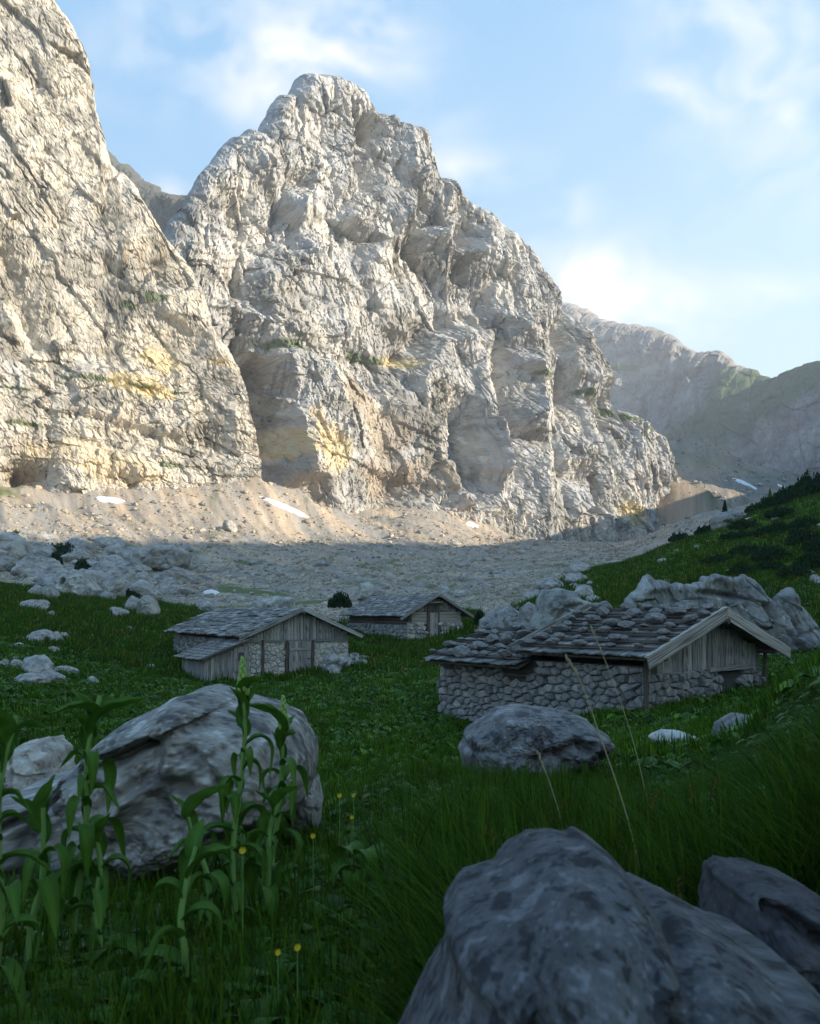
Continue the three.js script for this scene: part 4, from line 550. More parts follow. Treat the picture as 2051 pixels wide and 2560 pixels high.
const GRAIN = [grainTexture(1, 1), grainTexture(5, 0.95)], STX = stoneTexture(3);
const woods = (list) => list.map(([r, g, b], i) => new THREE.MeshStandardMaterial({ color: new THREE.Color(r, g, b), map: GRAIN[i % 2], bumpMap: GRAIN[i % 2], bumpScale: 0.012, roughness: 0.9 }));
const WOOD = woods([[0.46, 0.45, 0.42], [0.56, 0.55, 0.52], [0.36, 0.35, 0.33], [0.5, 0.5, 0.48], [0.64, 0.62, 0.58]]), SHINGLE = woods([[0.3, 0.29, 0.27], [0.42, 0.41, 0.38], [0.2, 0.195, 0.185], [0.34, 0.34, 0.32], [0.52, 0.51, 0.48]]);
const OLD = woods([[0.16, 0.13, 0.1], [0.2, 0.16, 0.13]]), FASCIA = woods([[0.66, 0.61, 0.55], [0.6, 0.56, 0.51]]);
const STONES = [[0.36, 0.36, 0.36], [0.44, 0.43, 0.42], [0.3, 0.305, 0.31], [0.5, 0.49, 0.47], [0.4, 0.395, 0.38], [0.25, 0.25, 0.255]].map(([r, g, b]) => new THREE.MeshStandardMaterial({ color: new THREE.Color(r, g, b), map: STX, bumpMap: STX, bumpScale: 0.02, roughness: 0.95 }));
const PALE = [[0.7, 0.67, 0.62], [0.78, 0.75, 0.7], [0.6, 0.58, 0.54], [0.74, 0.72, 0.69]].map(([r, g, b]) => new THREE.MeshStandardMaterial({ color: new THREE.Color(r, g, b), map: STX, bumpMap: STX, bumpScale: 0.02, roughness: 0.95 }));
const RUSTY = new THREE.MeshStandardMaterial({ color: new THREE.Color(0.5, 0.27, 0.1), map: STX, roughness: 0.95 }), JOINT = new THREE.MeshStandardMaterial({ color: new THREE.Color(0.07, 0.068, 0.063), roughness: 1, side: THREE.DoubleSide }), JOINTPALE = new THREE.MeshStandardMaterial({ color: new THREE.Color(0.26, 0.25, 0.23), roughness: 1, side: THREE.DoubleSide });
const PLANKS = Array.from({ length: 8 }, (_, k) => {   // unit board, x -0.5..0.5, y 0..1, z -0.5..0.5, with slightly uneven edges
  seed(300 + k); const g = new THREE.BoxGeometry(1, 1, 1, 1, 4, 1); g.translate(0, 0.5, 0); const p = g.attributes.position, memo = new Map();
  for (let i = 0; i < p.count; i++) { const key = [p.getX(i), p.getY(i), p.getZ(i)].map((v) => v.toFixed(2)).join(); if (!memo.has(key)) memo.set(key, [rr(-0.06, 0.06), rr(-0.02, 0.02), rr(-0.12, 0.12)]); const m = memo.get(key); p.setXYZ(i, p.getX(i) + m[0], p.getY(i) + m[1], p.getZ(i) + m[2]); }
  const u = g.attributes.uv; for (let i = 0; i < u.count; i++) u.setXY(i, u.getX(i) * 0.5 + k * 0.13, u.getY(i)); g.computeVertexNormals(); return g;
});
function plank(name, parent, mats, w, l, t, x, y, z, rot) { const m = part(name, PLANKS[Math.floor(rnd() * 8)], mats[Math.floor(rnd() * mats.length)], parent); m.scale.set(w, l, t); m.position.set(x, y, z); if (rot) m.rotation.set(...rot); return m; }
const LOG = (() => { const g = new THREE.CylinderGeometry(0.5, 0.5, 1, 8, 6); g.translate(0, 0.5, 0); const p = g.attributes.position; for (let i = 0; i < p.count; i++) { const y = p.getY(i); const s = 1 + 0.14 * n3(p.getX(i) * 2, y * 3, p.getZ(i) * 2); p.setXYZ(i, p.getX(i) * s + 0.2 * n3(y * 2, 3, 1), y, p.getZ(i) * s + 0.2 * n3(y * 2, 7, 1)); } g.computeVertexNormals(); return g; })();
function log(name, parent, mat, r, l, x, y, z, rot) { const m = part(name, LOG, mat, parent); m.scale.set(r * 2, l, r * 2); m.position.set(x, y, z); if (rot) m.rotation.set(...rot); return m; }
function clip(poly, nx, ny, c) { const out = []; for (let i = 0; i < poly.length; i++) { const a = poly[i], b = poly[(i + 1) % poly.length], da = a[0] * nx + a[1] * ny - c, db = b[0] * nx + b[1] * ny - c; if (da <= 0) out.push(a); if ((da < 0 && db > 0) || (da > 0 && db < 0)) { const t = da / (da - db); out.push([a[0] + (b[0] - a[0]) * t, a[1] + (b[1] - a[1]) * t]); } } return out; }
function stoneGeo(poly, depth, ox, oy) {
  const n = poly.length, c = poly.reduce((a, p) => [a[0] + p[0] / n, a[1] + p[1] / n], [0, 0]), tri = [], tx = rr(-0.12, 0.12), ty = rr(-0.12, 0.12), inset = rr(0.58, 0.76);
  const ring = (k, z) => poly.map(([x, y]) => { const X = (x - c[0]) * k, Y = (y - c[1]) * k; return [X, Y, z + (z > 0 ? X * tx + Y * ty : 0)]; }), r0 = ring(0.9, -0.06), r1 = ring(0.92, depth * 0.35), r2 = ring(inset, depth * 0.92 + rr(-0.01, 0.01)), mid = [rr(-0.02, 0.02), rr(-0.02, 0.02), depth * rr(0.9, 1.15)];
  for (const q of r2) { q[0] += rr(-0.012, 0.012); q[1] += rr(-0.012, 0.012); q[2] += rr(-0.012, 0.012); }
  for (let i = 0; i < n; i++) { const j = (i + 1) % n; tri.push(r0[i], r0[j], r1[j], r0[i], r1[j], r1[i], r1[i], r1[j], r2[j], r1[i], r2[j], r2[i], r2[i], r2[j], mid); }
  const pos = new Float32Array(tri.length * 3), uv = new Float32Array(tri.length * 2); tri.forEach((p, i) => { pos.set(p, i * 3); uv[i * 2] = (p[0] + c[0] + p[2] * 0.4 + ox) * 0.75; uv[i * 2 + 1] = (p[1] + c[1] + p[2] * 0.3 + oy) * 0.75; });
  const g = new THREE.BufferGeometry(); g.setAttribute('position', new THREE.BufferAttribute(pos, 3)); g.setAttribute('uv', new THREE.BufferAttribute(uv, 2)); g.computeVertexNormals(); return { g, c };
}
// a dry-stone wall in its own plane (x along, y up, z out): the core is the part, each stone a sub-part
function stoneWall(parent, o) {
  const { w, h, sw, sh, mats } = o, core = part('stone_wall', new THREE.BoxGeometry(w, h, 0.5).translate(w / 2, h / 2, -0.27), o.joint ?? JOINT, parent);
  core.position.set(o.x, o.y, o.z); core.rotation.y = o.turn ?? 0;
  const nx = Math.round(w / sw), ny = Math.round(h / sh), S = [], cw = w / nx, ch = h / ny, st = sw / sh;
  for (let j = -1; j <= ny; j++) for (let i = -1; i <= nx; i++) S.push({ x: (i + 0.5 + (j % 2 ? 0.5 : 0) * 0.9 + rr(-0.46, 0.46)) * cw, y: (j + 0.5 + rr(-0.46, 0.46)) * ch });
  const cells = [];
  for (const s of S) {
    let p = [[-0.05, 0], [w + 0.05, 0], [w + 0.05, h], [-0.05, h]];
    for (const q of S) { if (q === s) continue; const dx = q.x - s.x, dy = q.y - s.y; if (Math.abs(dx) > cw * 2.6 || Math.abs(dy) > ch * 2.6) continue; const Y = dy * st * st, c = (q.x * q.x - s.x * s.x) / 2 + st * st * (q.y * q.y - s.y * s.y) / 2; p = clip(p, dx, Y, c); if (p.length < 3) break; }
    if (p.length < 3) continue; let A = 0; for (let i = 0; i < p.length; i++) { const a = p[i], b = p[(i + 1) % p.length]; A += a[0] * b[1] - b[0] * a[1]; } A /= 2; if (A < 0.004) continue;
    const c = p.reduce((m, q) => [m[0] + q[0] / p.length, m[1] + q[1] / p.length], [0, 0]); if (o.skip && o.skip(c[0], c[1])) continue; cells.push({ p, A, c });
  }
  cells.sort((a, b) => b.A - a.A); const rest = [];
  cells.forEach(({ p, c }, i) => {
    const { g, c: cc } = stoneGeo(p, rr(o.d0 ?? 0.06, o.d1 ?? 0.2), rr(0, 3), rr(0, 3)), mat = o.rust && o.rust(c[0], c[1]) ? RUSTY : mats[Math.floor(rnd() * mats.length)];
    if (i < o.most) { const m = part('stone', g, mat, core); m.position.set(cc[0], cc[1], 0); } else rest.push(g.translate(cc[0], cc[1], 0));
  });
  if (rest.length) { const m = part('small_stones', mergeGeometries(rest), mats[0], core); m.userData.kind = 'stuff'; }
  return core;
}
// a shingled slope: the deck is the part; in its frame x runs up the slope, y out of it, z along the eave (0 .. -L)
function roofSlope(parent, o) {
  const sl = o.slope, deck = part('roof', new THREE.BoxGeometry(sl, 0.07, o.L).translate(sl / 2, -0.05, -o.L / 2), OLD[0], parent);
  deck.position.set(o.x, o.y, o.z); deck.rotation.order = 'YXZ'; deck.rotation.set(0, o.flip ? Math.PI : 0, o.pitch);
  const n = o.courses, ex = sl / n;
  const lay = (kick) => new THREE.Quaternion().setFromRotationMatrix(new THREE.Matrix4().makeBasis(new THREE.Vector3(0, 0, 1), new THREE.Vector3(Math.cos(kick), -Math.sin(kick), 0), new THREE.Vector3(Math.sin(kick), Math.cos(kick), 0)));
  for (let k = 0; k < n; k++) {
    const m = Math.round(o.L / o.sw), w = o.L / m;
    for (let i = 0; i < m; i++) {
      const len = Math.min(ex * 1.5, sl - k * ex + 0.06) + 0.1, kick = o.kick + rr(-0.02, 0.03), p = plank('shingle', deck, SHINGLE, w * rr(0.88, 1.04), len * rr(0.95, 1.02), o.t * rr(0.75, 1.4), k * ex - 0.1 - rr(0, o.rag), o.lift + (o.heap ?? 0) * (0.5 + fbm(i * 0.35, k * 0.7, 4, 2)) + Math.sin(kick) * len * 0.9 + rr(0, o.t * 0.5), -(i + 0.5) * w);
      p.quaternion.copy(lay(kick)); if (o.twist) p.rotateZ(rr(-o.twist, o.twist));
    }
  }
  return deck;
}
const onTop = [];   // stones that lie on a roof: set down after the huts stand
function hutAt(name, label, fx, fy, d, theta, base) { const g = groupThing(name, label, 'hut'), p = at(fx, fy, d); g.position.set(p.x, base, p.z); g.rotation.y = theta; return [g, p.y - base]; }
function gableBoards(g, mats, x0, x1, y0, roofY, z, n) { const w = (x1 - x0) / n; for (let i = 0; i < n; i++) { const x = x0 + (i + 0.5) * w, h = roofY(x) - y0; if (h > 0.12) plank('board', g, mats, w * rr(0.84, 0.97), h, 0.035, x, y0 + rr(-0.08, 0.04), z + rr(-0.015, 0.015)); } }
function fascia(g, mats, W, E, rise, hw, z, tall, out = 0.25) {   // barge boards along both slopes of the gable
  for (const s of [0, 1]) { const run = s ? W - hw : hw, len = Math.hypot(run, rise) + out, a = Math.atan2(rise, run), p = plank('barge_board', g, mats, tall, len, 0.05, 0, 0, z); p.position.set(s ? W + out * Math.cos(a) : -out * Math.cos(a), E - out * Math.sin(a) - tall * 0.12, z); p.rotation.z = s ? Math.PI / 2 - a : -(Math.PI / 2 - a); }
}
// --- the near hut on the right: stones weigh down its roof ---
{
  seed(501);
  const th = 0.712, D = 24, base = -2.9, [g, E] = hutAt('stone_hut', 'low dry-stone hut with stones lined up on its shingle roof', 1632, 1646, D, th, base);
  const W = 7.5, L = 5.0, L2 = 4.3, rise = 1.25, hw = W / 2, pitch = Math.atan2(rise, hw), sl = Math.hypot(hw, rise), in1 = 0.55, gz = -0.62;
  const main = roofSlope(g, { x: 0, y: E, z: 0, slope: sl, pitch, L, courses: 7, sw: 0.2, t: 0.035, rag: 0.06, lift: 0.0, kick: 0.1, twist: 0.03 });
  roofSlope(g, { x: W, y: E, z: -L, slope: sl, pitch, L, courses: 1, sw: 1.0, t: 0.05, rag: 0.05, lift: 0.02, kick: 0.02, flip: true });
  const E2 = E - 0.45, hw2 = 3.0, rise2 = 1.0, pitch2 = Math.atan2(rise2, hw2), sl2 = Math.hypot(hw2, rise2);
  const ann = roofSlope(g, { x: -0.15, y: E2, z: -L + 0.25, slope: sl2, pitch: pitch2, L: L2, courses: 5, sw: 0.2, t: 0.035, rag: 0.08, lift: 0.0, kick: 0.1, twist: 0.05 });
  roofSlope(g, { x: hw2 * 2 - 0.15, y: E2, z: -L + 0.25 - L2, slope: sl2, pitch: pitch2, L: L2, courses: 1, sw: 1.0, t: 0.05, rag: 0.05, lift: 0.02, kick: 0.02, flip: true });
  for (const [deck, len, n, ex] of [[main, L, 7, sl / 7], [ann, L2, 5, sl2 / 5]]) for (let k = 0; k < n; k++) {
    const x = (k + 0.42) * ex, y = 0.14 + 0.02 * rnd(); for (const q of [0, 1]) log('roof_pole', deck, OLD[1], 0.035, len * rr(0.93, 0.99), x + 0.13 * q, y, -len * 0.01, [-Math.PI / 2, 0, rr(-0.015, 0.015)]);
    const m = deck === main ? [5, 6, 5, 6, 5, 6, 7][k] : [7, 7, 6, 5, 6][k]; for (let i = 0; i < m; i++) onTop.push([deck, x + 0.05, y + 0.06, -len * clamp((i + 0.5 + rr(-0.35, 0.35)) / m, 0.03, 0.97), rr(0.62, 1) ** 2 * 0.27, deck === main ? k : 10 + k, i]);
  }
  plank('verge_board', g, FASCIA, 0.14, sl + 0.3, 0.05, -0.25, E - 0.02, -L - 0.02).rotation.set(0, 0, -(Math.PI / 2 - pitch));
  g.children[g.children.length - 1].position.y += 0.16;
  const roofY = (x) => E + rise * (1 - Math.abs(x - hw) / hw) - 0.1;
  fascia(g, FASCIA, W, E, rise, hw, 0.03, 0.36);
  for (const s of [0, 1]) { const a = pitch, q = plank('verge_cap', g, [FASCIA[0]], 0.14, sl + 0.3, 0.04, s ? W + 0.25 : -0.25, E + 0.13 - 0.08, -0.02); q.rotation.order = 'ZYX'; q.rotation.set(0, Math.PI / 2, s ? Math.PI / 2 - a : -(Math.PI / 2 - a)); }
  gableBoards(g, WOOD, in1, W - in1, E - 0.55, roofY, gz, 24);
  log('ridge_beam', g, OLD[1], 0.09, 1.0, hw, E + rise - 0.28, 0.12, [-Math.PI / 2, 0, 0]); for (const x of [in1 + 0.1, W - in1 - 0.1]) log('purlin', g, OLD[0], 0.09, 1.0, x, E - 0.02, 0.0, [-Math.PI / 2, 0, 0]);
  stoneWall(g, { x: in1, y: -1.2, z: gz, w: W - 2 * in1, h: E - 0.5 + 1.2, sw: 0.3, sh: 0.24, mats: STONES, most: 130, rust: (x, y) => Math.abs(x - 4.3 + 0.2 * (y - 2)) < 0.2 && y > 1.6 && y < 2.5, skip: (x, y) => x > 3.9 && x < 5.0 && y > 2.55 });
  const long = stoneWall(g, { x: in1, y: -1.6, z: -L - L2 + 0.3, turn: -Math.PI / 2, w: L + L2 - 0.9, h: E - 0.28 + 1.6, sw: 0.34, sh: 0.23, mats: STONES, most: 168, skip: (x, y) => (y > E + 1.6 - 0.62 && x < L2 + 0.2) || (x > 3.3 && x < 4.2 && y > E + 1.6 - 0.9) });
  plank('lintel', g, OLD, 0.16, 1.7, 0.1, in1 - 0.06, E - 0.78, -L - 0.9, [Math.PI / 2, 0, 0]);
  part('far_wall', new THREE.BoxGeometry(0.45, E + 1.2, L + L2 - 1), JOINT, g).position.set(W - in1 - 1.2, (E - 1.2) / 2 - 0.2, -(L + L2) / 2 - 0.2);
  part('back_wall', new THREE.BoxGeometry(W - 2.4, E + 1.2, 0.45), JOINT, g).position.set(W / 2 - 0.2, (E - 1.2) / 2 - 0.3, -L - L2 + 0.45);
  part('partition_gable', new THREE.ExtrudeGeometry(new THREE.Shape([[0.4, 0], [W - 0.4, 0], [W - 0.4, 0.1], [hw, rise - 0.05], [0.4, 0.1]].map(([x, y]) => new THREE.Vector2(x, y))), { depth: 0.06, bevelEnabled: false }), OLD[0], g).position.set(0, E - 0.12, -L + 0.12);
  log('corner_post', g, OLD[0], 0.07, E + 0.7, in1 - 0.12, -0.7, gz + 0.12); log('corner_post', g, OLD[0], 0.07, E + 0.7, W - in1 + 0.1, -0.7, gz + 0.15);
  log('leaning_pole', g, OLD[0], 0.045, 1.25, W - 2.9, 0.9, gz + 0.22, [0.12, 0, 0.55]).position.set(W - 2.1, -0.1, gz + 0.35);
  plank('wall_plate', g, WOOD, 0.14, 2.6, 0.12, W - 1.3, E - 0.5, gz + 0.12, [0, 0, Math.PI / 2]);
}
// --- the left hut with the plank gable ---
{
  seed(502);
  const th = 0.568, base = -2.5, [g, E] = hutAt('gabled_hut', 'stone hut with a weathered plank gable and central door', 608, 1592, 46, th, base);
  const W = 6.9, L = 13, rise = 1.45, hw = W / 2, pitch = Math.atan2(rise, hw), sl = Math.hypot(hw, rise), in1 = 0.5, gz = -0.45;
  roofSlope(g, { x: 0, y: E, z: 0, slope: sl, pitch, L, courses: 13, sw: 0.58, t: 0.05, rag: 0.2, lift: 0, kick: 0.11, twist: 0.12, heap: 0.1 });
  roofSlope(g, { x: W, y: E, z: -L, slope: sl, pitch, L, courses: 1, sw: 1.4, t: 0.05, rag: 0.05, lift: 0.02, kick: 0.02, flip: true });
  fascia(g, WOOD, W, E, rise, hw, 0.03, 0.2, 0.2);
  const roofY = (x) => E + rise * (1 - Math.abs(x - hw) / hw) - 0.08;
  gableBoards(g, WOOD, 0.55, W - 0.55, E - 0.28, roofY, gz, 30); plank('tie_beam', g, WOOD, 0.12, W - 0.9, 0.08, W - 0.45, E - 0.28, gz + 0.05, [0, 0, Math.PI / 2]);
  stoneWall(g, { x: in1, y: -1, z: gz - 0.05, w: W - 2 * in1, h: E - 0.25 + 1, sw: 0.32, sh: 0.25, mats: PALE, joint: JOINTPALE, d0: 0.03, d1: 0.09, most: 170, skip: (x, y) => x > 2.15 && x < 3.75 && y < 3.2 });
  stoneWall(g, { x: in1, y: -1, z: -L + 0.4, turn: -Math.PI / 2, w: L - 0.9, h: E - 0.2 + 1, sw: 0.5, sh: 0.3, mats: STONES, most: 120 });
  part('far_wall', new THREE.BoxGeometry(0.45, E + 0.8, L - 1.2), JOINT, g).position.set(W - 0.75, E / 2 - 0.5, -L / 2); part('back_wall', new THREE.BoxGeometry(W - 1.2, E + 0.8, 0.45), JOINT, g).position.set(W / 2, E / 2 - 0.5, -L + 0.7);
  const door = part('door', new THREE.BoxGeometry(1.35, 1.8, 0.05), OLD[0], g); door.position.set(in1 + 2.92, E - 0.3 - 0.9, gz + 0.02);
  for (let i = 0; i < 7; i++) plank('door_board', door, WOOD, 0.185, 1.78, 0.04, -0.57 + i * 0.19, -0.89, 0.045); plank('door_rail', door, WOOD, 0.1, 1.2, 0.04, 0.6, 0.45, 0.085, [0, 0, Math.PI / 2]); part('latch', new THREE.BoxGeometry(0.16, 0.05, 0.05), OLD[0], door).position.set(0.5, -0.05, 0.09);
  for (const x of [2.15, 3.7]) log('door_post', g, OLD[1], 0.075, 2.1, in1 + x, E - 2.35, gz + 0.07); log('wall_post', g, OLD[1], 0.08, 2.3, in1 + 0.75, E - 2.5, gz + 0.1); log('ridge_beam', g, OLD[1], 0.08, 0.8, hw, E + rise - 0.22, 0.1, [-Math.PI / 2, 0, 0]);
  plank('threshold', g, OLD, 0.2, 1.7, 0.2, in1 + 3.7, E - 2.2, gz + 0.25, [0, 0, Math.PI / 2]);
  // lean-to shed against its left corner
  const [s2] = hutAt('plank_shed', 'plank lean-to shed with a shingle roof against the left hut', 608, 1592, 46, th, base), x0 = -1.95, x1 = 0.42, z0 = -0.25, z1 = -3.9, hi = E - 0.1, lo = E - 1.0, a = Math.atan2(hi - lo, x1 - x0), dy = (x) => lo + (x - x0) * Math.tan(a);
  roofSlope(s2, { x: x0 - 0.3, y: lo - 0.13, z: z0 + 0.25, slope: (x1 - x0 + 0.35) / Math.cos(a), pitch: a, L: z0 - z1 + 0.5, courses: 9, sw: 0.2, t: 0.025, rag: 0.04, lift: 0.0, kick: 0.09, twist: 0.03 });
  for (let i = 0; i < 16; i++) { const x = mix(x0, x1, (i + 0.5) / 16); plank('board', s2, WOOD, (x1 - x0) / 16 * 0.94, dy(x) + 0.7, 0.03, x, -0.85 + rr(-0.05, 0.05), z0); }
  for (let i = 0; i < 20; i++) plank('board', s2, WOOD, 0.03, lo + 0.7, (z0 - z1) / 20 * 0.94, x0, -0.85 + rr(-0.05, 0.05), mix(z0, z1, (i + 0.5) / 20));
  part('back_panel', new THREE.BoxGeometry(x1 - x0, lo + 0.8, 0.06), OLD[0], s2).position.set((x0 + x1) / 2, lo / 2 - 0.4, z1); part('inner_panel', new THREE.BoxGeometry(x1 - x0 - 0.1, lo + 0.6, 0.03), OLD[0], s2).position.set((x0 + x1) / 2, lo / 2 - 0.4, z0 - 0.06);
  const hd = part('door', new THREE.BoxGeometry(0.78, 1.35, 0.03), OLD[0], s2); hd.position.set(-0.05, lo - 0.15, z0 + 0.035); for (let i = 0; i < 4; i++) plank('door_board', hd, WOOD, 0.185, 1.33, 0.03, -0.29 + i * 0.193, -0.665, 0.025); const fr = part('hatch', new THREE.BoxGeometry(0.3, 0.46, 0.03), OLD[0], hd); fr.position.set(0, 0.1, 0.06); log('corner_post', s2, WOOD[1], 0.06, lo + 0.8, x0, -0.85, z0 + 0.02);
}
// --- the far hut ---
{
  seed(503);
  const th = 0.48, base = -1.2, [g, E] = hutAt('far_hut', 'small far hut with a tall dark door in its pale plank gable', 1013, 1540, 60, th, base);
  const W = 5.3, L = 11, rise = 1.5, hw = W / 2, pitch = Math.atan2(rise, hw), sl = Math.hypot(hw, rise), in1 = 0.6, gz = -0.6;
  roofSlope(g, { x: 0, y: E, z: 0, slope: sl, pitch, L, courses: 10, sw: 0.44, t: 0.045, rag: 0.16, lift: 0, kick: 0.1, twist: 0.1, heap: 0.06 }); roofSlope(g, { x: W, y: E, z: -L, slope: sl, pitch, L, courses: 1, sw: 1.4, t: 0.05, rag: 0.05, lift: 0.02, kick: 0.02, flip: true });
  fascia(g, WOOD, W, E, rise, hw, 0.03, 0.17, 0.35); const roofY = (x) => E + rise * (1 - Math.abs(x - hw) / hw) - 0.08;
  const light = [WOOD[4], WOOD[1], FASCIA[0]]; gableBoards(g, light, in1, W - in1, E + 0.35, roofY, gz, 20); for (let i = 0; i < 4; i++) { plank('log_board', g, light, 0.2, W - 2 * in1, 0.08, W - in1, E - 0.45 + i * 0.21, gz, [0, 0, Math.PI / 2]); }
  for (let i = 0; i < 3; i++) log('wall_log', g, OLD[1], 0.14, L - 0.8, in1 + 0.05, E - 0.5 + i * 0.26, -0.5, [-Math.PI / 2, 0, 0]);
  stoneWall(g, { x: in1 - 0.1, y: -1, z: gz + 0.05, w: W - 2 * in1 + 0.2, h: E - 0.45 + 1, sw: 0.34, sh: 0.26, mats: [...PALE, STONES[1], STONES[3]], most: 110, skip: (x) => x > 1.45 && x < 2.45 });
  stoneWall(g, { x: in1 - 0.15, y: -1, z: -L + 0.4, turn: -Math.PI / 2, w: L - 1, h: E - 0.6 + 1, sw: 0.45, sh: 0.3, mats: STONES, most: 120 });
  part('far_wall', new THREE.BoxGeometry(0.3, E + 1, L - 1.2), JOINT, g).position.set(W - 0.8, E / 2 - 0.5, -L / 2); part('back_wall', new THREE.BoxGeometry(W - 1.3, E + 1.2, 0.3), JOINT, g).position.set(W / 2, E / 2 - 0.4, -L + 0.6);
  const dx = in1 + 1.85; part('door_frame', new THREE.BoxGeometry(0.98, 2.3, 0.1), OLD[0], g).position.set(dx, E - 0.35, gz + 0.09); const door = part('door', new THREE.BoxGeometry(0.62, 1.7, 0.06), OLD[1], g); door.position.set(dx, E - 0.62, gz + 0.15); for (let i = 0; i < 4; i++) plank('door_board', door, light, 0.15, 1.68, 0.03, -0.23 + i * 0.155, -0.84, 0.035);
  plank('door_hood', g, WOOD, 0.5, 1.2, 0.06, dx + 0.6, E + 0.86, gz + 0.3, [Math.PI / 2 - 0.3, 0, Math.PI / 2]); log('ridge_beam', g, OLD[1], 0.07, 0.8, hw, E + rise - 0.2, 0.1, [-Math.PI / 2, 0, 0]);
}
scene.updateMatrixWorld(true);
{
  seed(511); const words = ['lowest', 'second', 'third', 'fourth', 'fifth', 'sixth', 'topmost'], v = new THREE.Vector3();
  const nth = ['first', 'second', 'third', 'fourth', 'fifth', 'sixth', 'seventh'];
  for (const [deck, x, y, z, s, k, i] of onTop) {
    v.set(x, y, z); deck.localToWorld(v); const row = k < 10 ? words[k] : ['lowest', 'second', 'third', 'fourth', 'topmost'][k - 10], where = k < 10 ? 'main' : 'lower annex', m = top('roof_stone', ROCKS[Math.floor(rnd() * 9)], ROOFSTONE, `${nth[i]} stone from the gable end on the ${row} pole row of the ${where} roof`, 'stone', `stones on the ${row} row of the ${where} roof`);
    m.position.copy(v); m.position.y += s * 0.25; m.scale.set(s * rr(0.9, 1.3), s * rr(0.7, 1), s * rr(0.9, 1.3)); m.rotation.set(rr(-0.3, 0.3), rr(0, 6.3), rr(-0.3, 0.3));
  }
  for (let i = 0; i < 34; i++) { const t = rnd(), p = hit(820 + 95 * t, 1690 - 30 * t + rr(-12, 4)); if (!p) continue; const h = (1 - t) * rr(0, 0.9), s = rr(0.13, 0.32), m = top('fallen_stone', SMALL[Math.floor(rnd() * 5)], STONE, 'loose pale stone in the rubble heap at the right corner of the left hut', 'stone', 'rubble beside the left hut'); m.position.set(p.x, p.y + h + s * 0.3, p.z); m.scale.set(s * 1.3, s, s * 1.1); m.rotation.set(rr(0, 6), rr(0, 6), 0); }
  const p = hit(862, 1672), q = plank('loose_plank', scene, WOOD, 0.14, 1.3, 0.04, p.x, p.y + 0.2, p.z + 0.6, [-0.4, 0, 0.55]); tag(q, 'short grey plank leaning on the rubble heap beside the left hut', 'plank');
}
console.log('huts done');

// ---------- grass, herbs, shrubs and trees ----------
const GRASSM = new THREE.MeshPhysicalMaterial({ vertexColors: true, specularIntensity: 0.15, roughness: 0.75, side: THREE.DoubleSide, transmission: 0.3, thickness: 0 }), LEAFM = new THREE.MeshPhysicalMaterial({ vertexColors: true, specularIntensity: 0.35, roughness: 0.6, side: THREE.DoubleSide, transmission: 0.3, thickness: 0 }), NEEDLE = vcMat(0.9), BARK = new THREE.MeshStandardMaterial({ color: new THREE.Color(0.08, 0.06, 0.045), roughness: 1 });
class Ribbons {
  constructor() { this.p = []; this.c = []; this.i = []; }
  strip(points, widths, side, cols) { const s = this.p.length / 3; points.forEach((q, k) => { const w = widths[k] / 2; this.p.push(q[0] - side[0] * w, q[1] - side[1] * w, q[2] - side[2] * w, q[0] + side[0] * w, q[1] + side[1] * w, q[2] + side[2] * w); for (let t = 0; t < 2; t++) this.c.push(...cols[k]); if (k) { const a = s + 2 * k - 2; this.i.push(a, a + 1, a + 2, a + 1, a + 3, a + 2); } }); }
  quad(c, u, v, col) { const s = this.p.length / 3; for (const [a, b] of [[-1, -1], [1, -1], [1, 1], [-1, 1]]) { this.p.push(c[0] + u[0] * a + v[0] * b, c[1] + u[1] * a + v[1] * b, c[2] + u[2] * a + v[2] * b); this.c.push(...col); } this.i.push(s, s + 1, s + 2, s, s + 2, s + 3); }
  geo() { const g = new THREE.BufferGeometry(); g.setAttribute('position', new THREE.Float32BufferAttribute(this.p, 3)); g.setAttribute('color', new THREE.Float32BufferAttribute(this.c, 3)); g.setIndex(this.i); g.computeVertexNormals(); return g; }
}
function tuft(k, n, h0, h1, w, spread, wind, dry = 0.1, heads = 0) {
  seed(600 + k); const r = new Ribbons();
  for (let b = 0; b < n; b++) {
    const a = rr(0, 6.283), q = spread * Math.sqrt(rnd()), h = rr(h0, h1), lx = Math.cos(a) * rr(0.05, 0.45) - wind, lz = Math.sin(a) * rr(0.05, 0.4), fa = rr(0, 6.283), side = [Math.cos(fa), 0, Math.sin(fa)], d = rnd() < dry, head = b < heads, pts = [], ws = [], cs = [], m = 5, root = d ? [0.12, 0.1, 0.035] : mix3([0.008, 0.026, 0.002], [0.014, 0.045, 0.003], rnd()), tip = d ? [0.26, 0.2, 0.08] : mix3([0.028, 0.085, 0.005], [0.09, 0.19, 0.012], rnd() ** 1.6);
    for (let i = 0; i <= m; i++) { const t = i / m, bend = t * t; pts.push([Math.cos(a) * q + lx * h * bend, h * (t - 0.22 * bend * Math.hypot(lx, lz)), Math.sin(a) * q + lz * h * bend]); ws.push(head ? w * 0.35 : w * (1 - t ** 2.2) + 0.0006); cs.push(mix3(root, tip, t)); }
    r.strip(pts, ws, side, cs);
    if (head) { const e = pts[m]; for (let i = 0; i < 9; i++) { const t = i / 9, y = e[1] - t * 0.11; r.quad([e[0] + rr(-0.008, 0.008) - lx * 0.1 * t, y, e[2] + rr(-0.008, 0.008)], [0.004, 0.003, 0], [0.001, 0.007, 0.001], mix3([0.17, 0.09, 0.045], [0.26, 0.18, 0.09], rnd())); } }
  }
  return r.geo();
}
